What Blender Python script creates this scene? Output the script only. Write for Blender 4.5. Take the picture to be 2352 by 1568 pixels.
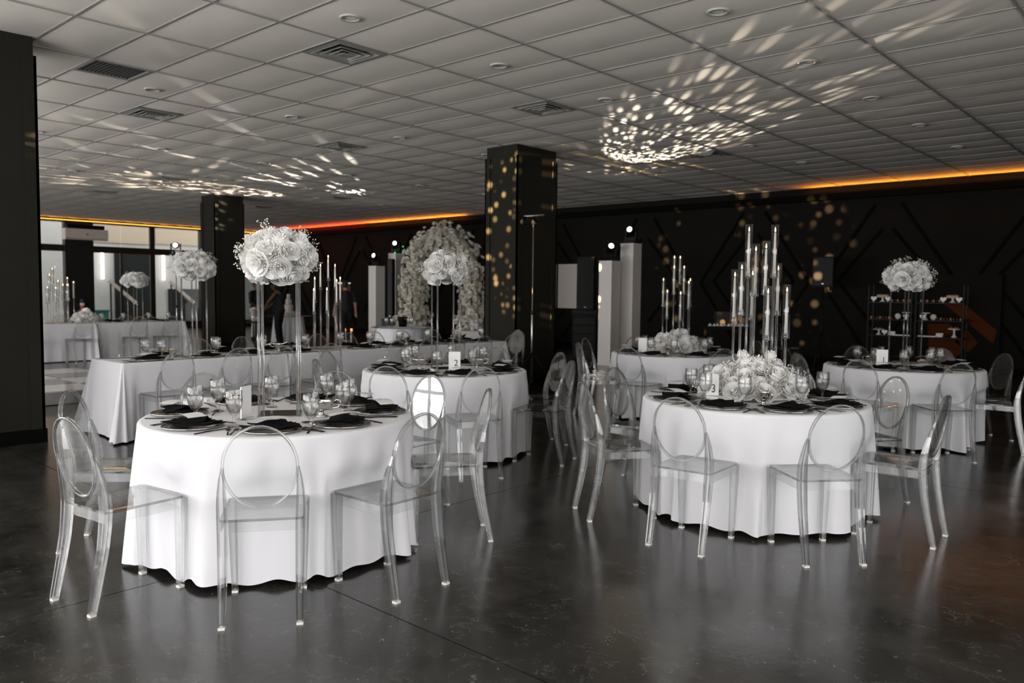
import bpy, bmesh, math, random
from math import sin, cos, pi, sqrt, radians, atan2
from mathutils import Vector, Matrix, Quaternion

random.seed(7)
for _o in list(bpy.data.objects):
    bpy.data.objects.remove(_o)
SC = bpy.context.scene
COL = SC.collection

# ------------------------------------------------------------------ camera
F_PX, PITCH, ROLL, YAW, CAM_H = 1830.5, 0.0622, 0.01056, 0.7304, 1.48
_fw = Vector((-sin(YAW) * cos(PITCH), cos(YAW) * cos(PITCH), -sin(PITCH)))
_rt = Vector((cos(YAW), sin(YAW), 0))
_up = _rt.cross(_fw)
_r2 = _rt * cos(ROLL) + _up * sin(ROLL)
_u2 = _up * cos(ROLL) - _rt * sin(ROLL)
cam_data = bpy.data.cameras.new('camera')
cam = bpy.data.objects.new('camera', cam_data)
COL.objects.link(cam)
cam.matrix_world = Matrix(((_r2.x, _u2.x, -_fw.x, 0), (_r2.y, _u2.y, -_fw.y, 0), (_r2.z, _u2.z, -_fw.z, CAM_H), (0, 0, 0, 1)))
cam_data.sensor_width = 36
cam_data.lens = F_PX / 2352 * 36
cam_data.clip_end = 200
cam_data.dof.use_dof = True
cam_data.dof.focus_distance = 4.6
cam_data.dof.aperture_fstop = 2.6
SC.camera = cam

# ------------------------------------------------------------------ view, world, daylight
SC.view_settings.view_transform = 'Standard'
SC.view_settings.look = 'None'
SC.view_settings.exposure = 0.0
SC.view_settings.gamma = 1.0
SC.view_settings.use_curve_mapping = False
cy = SC.cycles
cy.max_bounces = 9
cy.diffuse_bounces = 3
cy.glossy_bounces = 3
cy.transmission_bounces = 7
cy.transparent_max_bounces = 28
cy.sample_clamp_indirect = 4.0
cy.caustics_reflective = False
cy.blur_glossy = 0.6
cy.use_adaptive_sampling = True
cy.adaptive_threshold = 0.05

W = bpy.data.worlds.new('overcast_sky')
SC.world = W
W.use_nodes = True
_bg = W.node_tree.nodes['Background']
_bg.inputs['Color'].default_value = (1.0, 0.985, 0.96, 1)
_bg.inputs['Strength'].default_value = 1.8

ROOM_X0, ROOM_X1, ROOM_Y0, ROOM_Y1, ROOM_H = -29.0, 4.0, -4.0, 17.35, 3.80
WIN_FRONT = [(-23.8, -21.4), (-21.0, -18.6), (-18.2, -15.8), (-15.4, -13.0), (-12.6, -10.2), (-9.8, -7.4), (-7.0, -4.6), (-4.2, -1.8), (-1.4, 1.0)]     # windows in the wall behind the camera
WIN_RIGHT = [(-2.6, -0.4), (0.2, 2.4), (3.0, 5.2)]                         # windows in the wall beside the camera
WZ0, WZ1 = 0.35, 3.0
P_FRONT, P_RIGHT = 158.0, 104.0


def day_light(name, loc, rot, sx, sy, power, col=(1.0, 0.985, 0.985)):
    l = bpy.data.lights.new(name, 'AREA')
    l.shape = 'RECTANGLE'
    l.size, l.size_y, l.energy, l.color = sx, sy, power, col
    o = bpy.data.objects.new(name, l)
    COL.objects.link(o)
    o.location, o.rotation_euler = loc, rot
    return o


for a, b in WIN_FRONT:
    day_light('daylight', ((a + b) / 2, ROOM_Y0 - 0.22, (WZ0 + WZ1) / 2), (pi / 2, 0, 0), b - a, WZ1 - WZ0, P_FRONT * (1.45 if b < -12.9 else 1.0))
for a, b in WIN_RIGHT:
    day_light('daylight', (ROOM_X1 + 0.22, (a + b) / 2, (WZ0 + WZ1) / 2), (pi / 2, 0, pi / 2), b - a, WZ1 - WZ0, P_RIGHT)

# ------------------------------------------------------------------ helpers
class MB:
    def __init__(s):
        s.v, s.f, s.m, s.sm = [], [], [], []

    def add(s, vs, fs, mi=0, smooth=True):
        n = len(s.v)
        s.v += [tuple(p) for p in vs]
        s.f += [tuple(i + n for i in f) for f in fs]
        s.m += [mi] * len(fs)
        s.sm += [smooth] * len(fs)
        return s

    def box(s, x0, x1, y0, y1, z0, z1, mi=0):
        vs = [(x, y, z) for z in (z0, z1) for y in (y0, y1) for x in (x0, x1)]
        return s.add(vs, [(0, 2, 3, 1), (4, 5, 7, 6), (0, 1, 5, 4), (2, 6, 7, 3), (0, 4, 6, 2), (1, 3, 7, 5)], mi, False)

    def cbox(s, c, d, mi=0):
        return s.box(c[0] - d[0] / 2, c[0] + d[0] / 2, c[1] - d[1] / 2, c[1] + d[1] / 2, c[2] - d[2] / 2, c[2] + d[2] / 2, mi)

    def bar(s, a, b, w, h, up=(0, 0, 1), mi=0):
        """rectangular bar from a to b, w across, h along up"""
        a, b = Vector(a), Vector(b)
        t = (b - a).normalized()
        u = Vector(up)
        sd = t.cross(u)
        if sd.length < 1e-5:
            sd = t.cross(Vector((1, 0, 0)))
        sd.normalize()
        u = sd.cross(t)
        vs = []
        for p in (a, b):
            for i, j in ((-1, -1), (1, -1), (1, 1), (-1, 1)):
                vs.append(p + sd * (i * w / 2) + u * (j * h / 2))
        return s.add(vs, [(0, 1, 2, 3), (7, 6, 5, 4), (0, 4, 5, 1), (1, 5, 6, 2), (2, 6, 7, 3), (3, 7, 4, 0)], mi, False)

    def tube(s, pts, rad, n=8, closed=False, caps=True, mi=0, smooth=True, prof=None, up=None):
        """sweep a profile along pts; prof: list of (x, y) unit points, default a circle"""
        pts = [Vector(p) for p in pts]
        m = len(pts)
        if not isinstance(rad, (list, tuple)):
            rad = [rad] * m
        if prof is None:
            prof = [(cos(2 * pi * k / n), sin(2 * pi * k / n)) for k in range(n)]
        n = len(prof)
        vs = []
        ref = Vector(up) if up else None
        for i, p in enumerate(pts):
            if closed:
                t = pts[(i + 1) % m] - pts[i - 1]
            else:
                t = pts[min(i + 1, m - 1)] - pts[max(i - 1, 0)]
            t.normalize()
            if ref is None:
                ref = Vector((0, 0, 1)) if abs(t.z) < 0.9 else Vector((1, 0, 0))
            sd = t.cross(ref)
            if sd.length < 1e-6:
                sd = t.cross(Vector((0.3, 1, 0.2)))
            sd.normalize()
            u = sd.cross(t)
            if up is None:
                ref = u
            r = rad[i]
            rx, ry = r if isinstance(r, (tuple, list)) else (r, r)
            for a, b in prof:
                vs.append(p + sd * (a * rx) + u * (b * ry))
        fs = []
        for i in range(m if closed else m - 1):
            j = (i + 1) % m
            for k in range(n):
                l = (k + 1) % n
                fs.append((i * n + k, i * n + l, j * n + l, j * n + k))
        if caps and not closed:
            fs.append(tuple(range(n - 1, -1, -1)))
            fs.append(tuple((m - 1) * n + k for k in range(n)))
        return s.add(vs, fs, mi, smooth)

    def lathe(s, prof, n=24, c=(0, 0, 0), mi=0, smooth=True, sx=1, sy=1):
        vs, fs, rings = [], [], []
        for r, z in prof:
            if r < 1e-6:
                rings.append([len(vs)])
                vs.append((c[0], c[1], c[2] + z))
            else:
                rings.append(list(range(len(vs), len(vs) + n)))
                vs += [(c[0] + sx * r * cos(2 * pi * k / n), c[1] + sy * r * sin(2 * pi * k / n), c[2] + z) for k in range(n)]
        for a, b in zip(rings, rings[1:]):
            if len(a) == 1 and len(b) == 1:
                continue
            for k in range(n):
                l = (k + 1) % n
                if len(a) == 1:
                    fs.append((a[0], b[l], b[k]))
                elif len(b) == 1:
                    fs.append((a[k], a[l], b[0]))
                else:
                    fs.append((a[k], a[l], b[l], b[k]))
        return s.add(vs, fs, mi, smooth)

    def ball(s, c, r, n=10, m=6, mi=0):
        rx, ry, rz = r if isinstance(r, (tuple, list)) else (r, r, r)
        prof = [(sin(pi * i / m), -cos(pi * i / m) * rz) for i in range(m + 1)]
        prof[0] = (0, -rz)
        prof[-1] = (0, rz)
        return s.lathe(prof, n, c, mi, True, rx, ry)

    def prism(s, poly, y0, y1, axis='y', mi=0):
        """extrude a 2-D outline (x, z) along y (or other axis)"""
        n = len(poly)
        vs = []
        for y in (y0, y1):
            for a, b in poly:
                vs.append({'y': (a, y, b), 'z': (a, b, y), 'x': (y, a, b)}[axis])
        fs = [tuple(range(n)), tuple(range(2 * n - 1, n - 1, -1))]
        for k in range(n):
            l = (k + 1) % n
            fs.append((k, k + n, l + n, l))
        return s.add(vs, fs, mi, False)

    def grid(s, fn, nu, nv, mi=0, smooth=True):
        vs = [fn(i / nu, j / nv) for j in range(nv + 1) for i in range(nu + 1)]
        w = nu + 1
        fs = [(j * w + i, j * w + i + 1, (j + 1) * w + i + 1, (j + 1) * w + i) for j in range(nv) for i in range(nu)]
        return s.add(vs, fs, mi, smooth)

    def merge(s, o, mat=None):
        n = len(s.v)
        s.v += [tuple(mat @ Vector(p)) for p in o.v] if mat is not None else o.v
        s.f += [tuple(i + n for i in f) for f in o.f]
        s.m += o.m
        s.sm += o.sm
        return s

    def mesh(s, name, mats, recalc=False):
        me = bpy.data.meshes.new(name)
        me.from_pydata(s.v, [], s.f)
        if recalc:
            bm = bmesh.new()
            bm.from_mesh(me)
            bmesh.ops.recalc_face_normals(bm, faces=bm.faces[:])
            bm.to_mesh(me)
            bm.free()
        me.polygons.foreach_set('material_index', s.m)
        me.polygons.foreach_set('use_smooth', s.sm)
        for mt in (mats if isinstance(mats, (list, tuple)) else [mats]):
            me.materials.append(mt)
        me.update()
        return me


def obj(name, me, parent=None, loc=(0, 0, 0), rot=(0, 0, 0), scale=None):
    o = bpy.data.objects.new(name, me)
    COL.objects.link(o)
    if parent is not None:
        o.parent = parent
    o.location = loc
    if isinstance(rot, Quaternion):
        o.rotation_mode = 'QUATERNION'
        o.rotation_quaternion = rot
    else:
        o.rotation_euler = rot
    if scale is not None:
        o.scale = (scale,) * 3 if isinstance(scale, (int, float)) else scale
    return o


def tag(o, label=None, cat=None, group=None, kind=None):
    if label:
        o['label'] = label
    if cat:
        o['category'] = cat
    if group:
        o['group'] = group
    if kind:
        o['kind'] = kind
    return o


def thing(name, label, cat, loc=(0, 0, 0), rz=0.0, group=None):
    o = obj(name, None, None, loc, (0, 0, rz))
    o.empty_display_size = 0.05
    return tag(o, label, cat, group)


def struct(name, me, label, cat, loc=(0, 0, 0)):
    return tag(obj(name, me, None, loc), label, cat, None, 'structure')


# ------------------------------------------------------------------ materials
def new_mat(name):
    m = bpy.data.materials.new(name)
    m.use_nodes = True
    nt = m.node_tree
    nt.nodes.clear()
    out = nt.nodes.new('ShaderNodeOutputMaterial')
    return m, nt, out


def node(nt, kind, **kw):
    n = nt.nodes.new('ShaderNode' + kind)
    for k, v in kw.items():
        setattr(n, k, v)
    return n


def pbr(name, col, rough=0.5, metal=0.0, spec=0.5, var=0.0, scale=20.0, bump=0.0, bscale=None, sheen=0.0, sss=0.0, coat=0.0):
    m, nt, out = new_mat(name)
    p = node(nt, 'BsdfPrincipled')
    p.inputs['Base Color'].default_value = (*col, 1)
    p.inputs['Roughness'].default_value = rough
    p.inputs['Metallic'].default_value = metal
    p.inputs['Specular IOR Level'].default_value = spec
    p.inputs['Sheen Weight'].default_value = sheen
    p.inputs['Coat Weight'].default_value = coat
    if sss:
        p.inputs['Subsurface Weight'].default_value = sss
        p.inputs['Subsurface Radius'].default_value = (0.02, 0.018, 0.015)
        p.inputs['Subsurface Scale'].default_value = 0.3
    nt.links.new(p.outputs[0], out.inputs[0])
    if var or bump:
        g = node(nt, 'NewGeometry')
        nz = node(nt, 'TexNoise')
        nz.inputs['Scale'].default_value = scale
        nz.inputs['Detail'].default_value = 4
        nt.links.new(g.outputs['Position'], nz.inputs['Vector'])
        if var:
            mx = node(nt, 'MixRGB')
            mx.inputs[1].default_value = (*[c * (1 - var) for c in col], 1)
            mx.inputs[2].default_value = (*[min(1, c * (1 + var)) for c in col], 1)
            nt.links.new(nz.outputs['Fac'], mx.inputs[0])
            nt.links.new(mx.outputs[0], p.inputs['Base Color'])
        if bump:
            n2 = nz
            if bscale:
                n2 = node(nt, 'TexNoise')
                n2.inputs['Scale'].default_value = bscale
                n2.inputs['Detail'].default_value = 3
                nt.links.new(g.outputs['Position'], n2.inputs['Vector'])
            b = node(nt, 'Bump')
            b.inputs['Strength'].default_value = bump
            b.inputs['Distance'].default_value = 0.01
            nt.links.new(n2.outputs['Fac'], b.inputs['Height'])
            nt.links.new(b.outputs[0], p.inputs['Normal'])
    return m


def emit(name, col, strength):
    m, nt, out = new_mat(name)
    e = node(nt, 'Emission')
    e.inputs[0].default_value = (*col, 1)
    e.inputs[1].default_value = strength
    nt.links.new(e.outputs[0], out.inputs[0])
    return m


def clear(name, tint, ior=1.49, rough=0.02, refr=0.0, boost=1.0, haze=0.0, edge=0.45):
    """clear plastic / glass: straight-through light, Fresnel gloss, and a share of true refraction"""
    m, nt, out = new_mat(name)
    t = node(nt, 'BsdfTransparent')
    lw = node(nt, 'LayerWeight')               # paints dark outlines at grazing view, approximating absorption along the longer path
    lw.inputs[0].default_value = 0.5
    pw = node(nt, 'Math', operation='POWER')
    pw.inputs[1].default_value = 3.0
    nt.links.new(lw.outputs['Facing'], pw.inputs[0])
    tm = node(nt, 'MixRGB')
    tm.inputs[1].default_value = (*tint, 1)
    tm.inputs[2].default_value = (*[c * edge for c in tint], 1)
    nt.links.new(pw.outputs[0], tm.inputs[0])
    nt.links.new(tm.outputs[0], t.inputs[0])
    g = node(nt, 'BsdfGlossy')
    g.inputs['Roughness'].default_value = rough
    fr = node(nt, 'Fresnel')
    gb = node(nt, 'NewGeometry')
    mr = node(nt, 'MapRange')
    mr.inputs['To Min'].default_value, mr.inputs['To Max'].default_value = ior, 1.0 / ior
    nt.links.new(gb.outputs['Backfacing'], mr.inputs['Value'])
    nt.links.new(mr.outputs[0], fr.inputs[0])
    fac = fr.outputs[0]
    if boost != 1.0:
        mm = node(nt, 'Math', operation='MULTIPLY', use_clamp=True)
        mm.inputs[1].default_value = boost
        nt.links.new(fac, mm.inputs[0])
        fac = mm.outputs[0]
    mx = node(nt, 'MixShader')
    nt.links.new(fac, mx.inputs[0])
    nt.links.new(t.outputs[0], mx.inputs[1])
    nt.links.new(g.outputs[0], mx.inputs[2])
    last = mx
    if refr:
        gl = node(nt, 'BsdfGlass')
        gl.inputs['IOR'].default_value = ior
        gl.inputs['Roughness'].default_value = rough
        gl.inputs['Color'].default_value = (*[min(1, c + 0.02) for c in tint], 1)
        m2 = node(nt, 'MixShader')
        m2.inputs[0].default_value = refr
        nt.links.new(mx.outputs[0], m2.inputs[1])
        nt.links.new(gl.outputs[0], m2.inputs[2])
        last = m2
    if haze:                                   # white share stands in for window reflections, with a little scuffing
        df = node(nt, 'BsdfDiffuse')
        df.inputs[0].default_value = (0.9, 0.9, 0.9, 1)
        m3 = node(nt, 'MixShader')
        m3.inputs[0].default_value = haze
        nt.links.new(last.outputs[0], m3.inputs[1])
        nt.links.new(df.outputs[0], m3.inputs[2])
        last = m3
    nt.links.new(last.outputs[0], out.inputs[0])
    return m


def petals(name, col, tr=0.26):
    m, nt, out = new_mat(name)
    d = node(nt, 'BsdfDiffuse')
    d.inputs[0].default_value = (*col, 1)
    t = node(nt, 'BsdfTranslucent')
    t.inputs[0].default_value = (*col, 1)
    mx = node(nt, 'MixShader')
    mx.inputs[0].default_value = tr
    nt.links.new(d.outputs[0], mx.inputs[1])
    nt.links.new(t.outputs[0], mx.inputs[2])
    nt.links.new(mx.outputs[0], out.inputs[0])
    return m


def floor_material():
    m, nt, out = new_mat('polished_concrete')
    L = nt.links.new
    p = node(nt, 'BsdfPrincipled')
    g = node(nt, 'NewGeometry')
    n1 = node(nt, 'TexNoise'); n1.inputs['Scale'].default_value = 0.55; n1.inputs['Detail'].default_value = 6
    n2 = node(nt, 'TexNoise'); n2.inputs['Scale'].default_value = 3.2; n2.inputs['Detail'].default_value = 8; n2.inputs['Roughness'].default_value = 0.7
    n3 = node(nt, 'TexNoise'); n3.inputs['Scale'].default_value = 26; n3.inputs['Detail'].default_value = 5
    for n in (n1, n2, n3):
        L(g.outputs['Position'], n.inputs['Vector'])
    r1 = node(nt, 'ValToRGB')
    e = r1.color_ramp.elements
    e[0].position, e[0].color = 0.36, (0.004, 0.004, 0.0036, 1)
    e[1].position, e[1].color = 0.66, (0.050, 0.0475, 0.042, 1)
    ad = node(nt, 'Math', operation='MULTIPLY_ADD'); ad.inputs[1].default_value = 0.55
    mu = node(nt, 'Math', operation='MULTIPLY'); mu.inputs[1].default_value = 0.45
    L(n1.outputs['Fac'], mu.inputs[0]); L(n2.outputs['Fac'], ad.inputs[0]); L(mu.outputs[0], ad.inputs[2])
    L(ad.outputs[0], r1.inputs[0])
    # scuffs: short pale strokes where a warped cell edge shows through a patchy mask
    wp = node(nt, 'VectorMath', operation='MULTIPLY_ADD')
    wp.inputs[1].default_value = (0.5, 0.5, 0.5)
    L(n2.outputs['Color'], wp.inputs[0]); L(g.outputs['Position'], wp.inputs[2])
    vo = node(nt, 'TexVoronoi', feature='DISTANCE_TO_EDGE'); vo.inputs['Scale'].default_value = 4.5
    L(wp.outputs[0], vo.inputs['Vector'])
    lt = node(nt, 'MapRange'); lt.inputs['From Min'].default_value = 0.0; lt.inputs['From Max'].default_value = 0.012
    lt.inputs['To Min'].default_value = 1; lt.inputs['To Max'].default_value = 0
    L(vo.outputs['Distance'], lt.inputs['Value'])
    mk = node(nt, 'TexNoise'); mk.inputs['Scale'].default_value = 5.5; mk.inputs['Detail'].default_value = 3
    L(g.outputs['Position'], mk.inputs['Vector'])
    mr = node(nt, 'MapRange'); mr.inputs['From Min'].default_value = 0.47; mr.inputs['From Max'].default_value = 0.62
    L(mk.outputs['Fac'], mr.inputs['Value'])
    m1 = node(nt, 'Math', operation='MULTIPLY'); L(lt.outputs[0], m1.inputs[0]); L(mr.outputs[0], m1.inputs[1])
    vo2 = node(nt, 'TexVoronoi', feature='DISTANCE_TO_EDGE'); vo2.inputs['Scale'].default_value = 13
    L(wp.outputs[0], vo2.inputs['Vector'])
    lt2 = node(nt, 'MapRange'); lt2.inputs['From Max'].default_value = 0.03; lt2.inputs['To Min'].default_value = 0.7; lt2.inputs['To Max'].default_value = 0
    L(vo2.outputs['Distance'], lt2.inputs['Value'])
    mk2 = node(nt, 'TexNoise'); mk2.inputs['Scale'].default_value = 9; mk2.inputs['Detail'].default_value = 2
    L(g.outputs['Position'], mk2.inputs['Vector'])
    mr2 = node(nt, 'MapRange'); mr2.inputs['From Min'].default_value = 0.52; mr2.inputs['From Max'].default_value = 0.66
    L(mk2.outputs['Fac'], mr2.inputs['Value'])
    m1b = node(nt, 'Math', operation='MULTIPLY'); L(lt2.outputs[0], m1b.inputs[0]); L(mr2.outputs[0], m1b.inputs[1])
    m1c = node(nt, 'Math', operation='MAXIMUM'); L(m1.outputs[0], m1c.inputs[0]); L(m1b.outputs[0], m1c.inputs[1])
    m1 = m1c
    # larger pale worn blotches
    bl = node(nt, 'MapRange'); bl.inputs['From Min'].default_value = 0.66; bl.inputs['From Max'].default_value = 0.72
    L(n2.outputs['Fac'], bl.inputs['Value'])
    sp = node(nt, 'MapRange'); sp.inputs['From Min'].default_value = 0.68; sp.inputs['From Max'].default_value = 0.74
    L(n3.outputs['Fac'], sp.inputs['Value'])
    mxx = node(nt, 'Math', operation='MAXIMUM'); L(m1.outputs[0], mxx.inputs[0]); L(bl.outputs[0], mxx.inputs[1])
    mx2 = node(nt, 'Math', operation='MAXIMUM'); L(mxx.outputs[0], mx2.inputs[0]); L(sp.outputs[0], mx2.inputs[1])
    sc = node(nt, 'Math', operation='MULTIPLY'); sc.inputs[1].default_value = 0.55; L(mx2.outputs[0], sc.inputs[0])
    cm = node(nt, 'MixRGB'); cm.inputs[2].default_value = (0.24, 0.235, 0.22, 1)
    L(sc.outputs[0], cm.inputs[0]); L(r1.outputs[0], cm.inputs[1])
    L(cm.outputs[0], p.inputs['Base Color'])
    rr = node(nt, 'MapRange'); rr.inputs['To Min'].default_value = 0.13; rr.inputs['To Max'].default_value = 0.28
    L(n2.outputs['Fac'], rr.inputs['Value']); L(rr.outputs[0], p.inputs['Roughness'])
    bp = node(nt, 'Bump'); bp.inputs['Strength'].default_value = 0.05; bp.inputs['Distance'].default_value = 0.01
    L(n3.outputs['Fac'], bp.inputs['Height']); L(bp.outputs[0], p.inputs['Normal'])
    p.inputs['Specular IOR Level'].default_value = 0.75
    L(p.outputs[0], out.inputs[0])
    return m


M = dict(
    floor=floor_material(),
    joint=pbr('joint_black', (0.008, 0.008, 0.008), 0.9),
    tile=pbr('ceiling_tile_white', (0.82, 0.775, 0.70), 0.9, var=0.04, scale=2.0, bump=0.12, bscale=120),
    tbar=pbr('ceiling_grid_grey', (0.30, 0.295, 0.28), 0.6),
    wall=pbr('black_wall_paint', (0.0068, 0.0064, 0.0052), 0.75, spec=0.12, var=0.3, scale=1.5),
    moulding=pbr('black_moulding', (0.0035, 0.0035, 0.003), 0.8, spec=0.04),
    column=pbr('column_olive_black', (0.017, 0.017, 0.0128), 0.8, spec=0.12, var=0.2, scale=2.0),
    frame=pbr('window_frame_black', (0.012, 0.011, 0.010), 0.4),
    vent=pbr('vent_metal', (0.42, 0.42, 0.39), 0.38, metal=0.35),
    ventdark=pbr('vent_dark', (0.03, 0.03, 0.027), 0.7),
    lamptrim=pbr('downlight_trim', (0.50, 0.49, 0.46), 0.5),
    lamplens=pbr('downlight_lens', (0.36, 0.36, 0.34), 0.35),
    cloth=pbr('white_tablecloth', (0.745, 0.745, 0.775), 0.9, spec=0.2, sheen=0.15, bump=0.08, bscale=260),
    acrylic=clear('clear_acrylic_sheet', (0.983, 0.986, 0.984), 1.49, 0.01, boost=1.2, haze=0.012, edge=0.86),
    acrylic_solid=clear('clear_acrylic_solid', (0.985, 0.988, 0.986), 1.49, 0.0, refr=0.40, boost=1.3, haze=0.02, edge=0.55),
    acrylic_edge=clear('clear_acrylic_edge', (0.64, 0.655, 0.645), 1.49, 0.05, boost=1.5),  # grey tint painted for the dark lines of internal reflection
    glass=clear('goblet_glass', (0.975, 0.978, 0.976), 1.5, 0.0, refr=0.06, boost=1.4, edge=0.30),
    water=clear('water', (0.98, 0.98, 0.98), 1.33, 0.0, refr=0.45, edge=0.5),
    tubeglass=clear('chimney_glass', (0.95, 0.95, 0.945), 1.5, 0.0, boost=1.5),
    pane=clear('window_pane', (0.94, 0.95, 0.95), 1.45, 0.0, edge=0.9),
    charger=pbr('charger_smoked', (0.10, 0.10, 0.10), 0.16, metal=0.5),
    rim=pbr('charger_rim_silver', (0.62, 0.60, 0.57), 0.18, metal=1.0),
    napkin=pbr('black_napkin', (0.0055, 0.0055, 0.006), 0.9, spec=0.15, bump=0.1, bscale=300),
    card=pbr('white_card', (0.82, 0.82, 0.82), 0.7),
    cutlery=pbr('black_cutlery', (0.012, 0.012, 0.012), 0.28, metal=0.6),
    silver=pbr('silver_polished', (0.68, 0.66, 0.63), 0.12, metal=1.0),
    mirror=pbr('mirror_base', (0.55, 0.53, 0.50), 0.08, metal=1.0),
    petal=petals('white_petal', (0.93, 0.925, 0.91)),
    petal2=petals('cream_petal', (0.91, 0.90, 0.87)),
    archpetal=petals('ivory_petal', (0.88, 0.85, 0.77)),
    bud=pbr('baby_breath_white', (0.80, 0.79, 0.75), 0.8),
    stem=pbr('dry_stem', (0.34, 0.31, 0.22), 0.8),
    foam=pbr('moss_core', (0.52, 0.50, 0.42), 0.95, var=0.3, scale=60),
    wax=pbr('ivory_wax', (0.84, 0.82, 0.78), 0.45, sss=0.2),
    flame=emit('candle_flame', (1.0, 0.62, 0.28), 14.0),
    ink=pbr('black_ink', (0.02, 0.02, 0.02), 0.6),
    black=pbr('black_plastic', (0.0045, 0.0045, 0.0045), 0.6, spec=0.15),
    blackmetal=pbr('black_metal', (0.006, 0.006, 0.0055), 0.5, spec=0.2),
    steel=pbr('dull_steel', (0.42, 0.40, 0.36), 0.3, metal=0.9),
    pillar=pbr('white_plinth', (0.72, 0.69, 0.66), 0.7, var=0.03, scale=3),
    lens=emit('lamp_lens_lit', (1.0, 0.97, 0.9), 30.0),
    lenswarm=emit('lamp_lens_warm', (1.0, 0.88, 0.74), 18.0),
    lensblue=emit('lamp_lens_cool', (0.85, 0.93, 1.0), 24.0),
    greenled=emit('status_led_green', (0.03, 0.8, 0.12), 1.6),
    led_orange=emit('led_strip_orange', (1.0, 0.42, 0.04), 5.0),
    led_red=emit('led_strip_red', (1.0, 0.12, 0.02), 5.0),
    tubelight=emit('light_tube_white', (1.0, 0.95, 0.88), 5.0),
    ember=emit('uplight_orange', (1.0, 0.25, 0.05), 3.0),
    stucco=pbr('exterior_stucco', (0.66, 0.65, 0.63), 0.9, var=0.08, scale=1.2),
    beige=pbr('painted_reflection_beige', (0.62, 0.52, 0.40), 0.8),  # tone of a beige reflection, put into the colour
    darkglass=pbr('dark_door_glass', (0.03, 0.035, 0.033), 0.12),
    pave=pbr('paving', (0.30, 0.29, 0.28), 0.9, var=0.2, scale=3),
    teal=pbr('teal_box', (0.04, 0.17, 0.14), 0.6),
    rail=pbr('handrail_beige', (0.55, 0.48, 0.42), 0.5),
    acwhite=pbr('unit_casing_cream', (0.62, 0.55, 0.48), 0.45),
    red=pbr('extinguisher_red', (0.45, 0.01, 0.015), 0.3),
    blue=pbr('tag_blue', (0.05, 0.15, 0.45), 0.5),
    dfwhite=pbr('dance_panel_white', (0.62, 0.60, 0.58), 0.12, coat=0.3),
    dfgrey=pbr('dance_panel_dark', (0.05, 0.049, 0.045), 0.12, coat=0.3),
    fringe=pbr('dance_edge_silver', (0.55, 0.54, 0.53), 0.25, metal=0.6, var=0.3, scale=12),
    skin=pbr('skin', (0.40, 0.20, 0.12), 0.6),
    skin_dark=pbr('skin_brown', (0.16, 0.07, 0.04), 0.6),
    hair=pbr('dark_hair', (0.008, 0.007, 0.006), 0.6),
    shirt=pbr('black_shirt', (0.006, 0.006, 0.007), 0.9),
    trouser_black=pbr('black_trousers', (0.007, 0.007, 0.008), 0.9),
    trouser_cream=pbr('cream_trousers', (0.55, 0.50, 0.46), 0.9),
    shoe=pbr('pale_shoe', (0.55, 0.50, 0.46), 0.6),
    eye=pbr('eye', (0.5, 0.5, 0.5), 0.3),
    cake=pbr('cake_icing', (0.78, 0.72, 0.66), 0.6),
    greens=pbr('pale_greenery', (0.28, 0.33, 0.22), 0.8),
    china=pbr('white_china', (0.75, 0.73, 0.68), 0.25),
    berry=pbr('berry_red', (0.42, 0.03, 0.02), 0.4),
    cream=pbr('dessert_cream', (0.75, 0.62, 0.45), 0.6),
    choco=pbr('dessert_brown', (0.16, 0.08, 0.035), 0.5),
    green=pbr('dessert_green', (0.16, 0.18, 0.05), 0.6),
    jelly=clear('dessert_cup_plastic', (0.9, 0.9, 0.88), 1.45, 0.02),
    bread=pbr('bread_roll', (0.62, 0.50, 0.36), 0.8),
    panelwhite=pbr('white_panel', (0.62, 0.57, 0.52), 0.6),
    rust=pbr('painted_orange_glow', (0.085, 0.022, 0.005), 0.8, spec=0.1),  # colour stands in for a dark orange-brown glow
)


# ================================================================== structure
def project(p):
    d = Vector(p) - Vector((0, 0, CAM_H))
    z = d.dot(_fw)
    if z < 0.1:
        return None
    return (1176 + F_PX * d.dot(_r2) / z, 784 - F_PX * d.dot(_u2) / z, z)


# ---- floor: slabs with saw-cut joints
fl = struct('floor', MB().box(ROOM_X0 - 0.3, ROOM_X1 + 0.3, ROOM_Y0 - 0.3, ROOM_Y1 + 0.3, -0.2, -0.021).mesh('floor', M['joint']),
            'dark polished concrete floor with saw-cut joints and pale scuffs', 'floor')
JX = [ROOM_X0] + [-3.95 + 4.57 * k for k in range(-5, 2)] + [ROOM_X1]
JY = [ROOM_Y0] + [2.29 + 4.57 * k for k in range(-1, 4)] + [ROOM_Y1]
for i in range(len(JX) - 1):
    for j in range(len(JY) - 1):
        g = 0.0035
        x0, x1, y0, y1 = JX[i] + g, JX[i + 1] - g, JY[j] + g, JY[j + 1] - g
        b = MB().box(x0, x1, y0, y1, -0.02, 0.0)
        obj('slab', b.mesh('slab', M['floor']), fl)

# ---- ceiling: sagging lay-in tiles on a grid
TX, TY = 1.2192, 0.6096
GX, GY = -7.451, 2.678
ce = struct('ceiling', MB().box(ROOM_X0 - 0.3, ROOM_X1 + 0.3, ROOM_Y0 - 0.3, ROOM_Y1 + 0.3, ROOM_H + 0.05, ROOM_H + 0.25).mesh('ceiling', M['wall']),
            'suspended ceiling of pale rectangular tiles in a thin grid', 'ceiling')
VENTS = [(-6.537, 4.81), (-10.804, 4.81), (-6.537, 7.86), (-10.804, 7.86), (-6.537, 12.127), (-16.9, 7.86), (-20.557, 7.86), (-16.9, 12.127), (-20.557, 12.127)]
GRILLE = (-8.975, 3.592)


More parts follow.
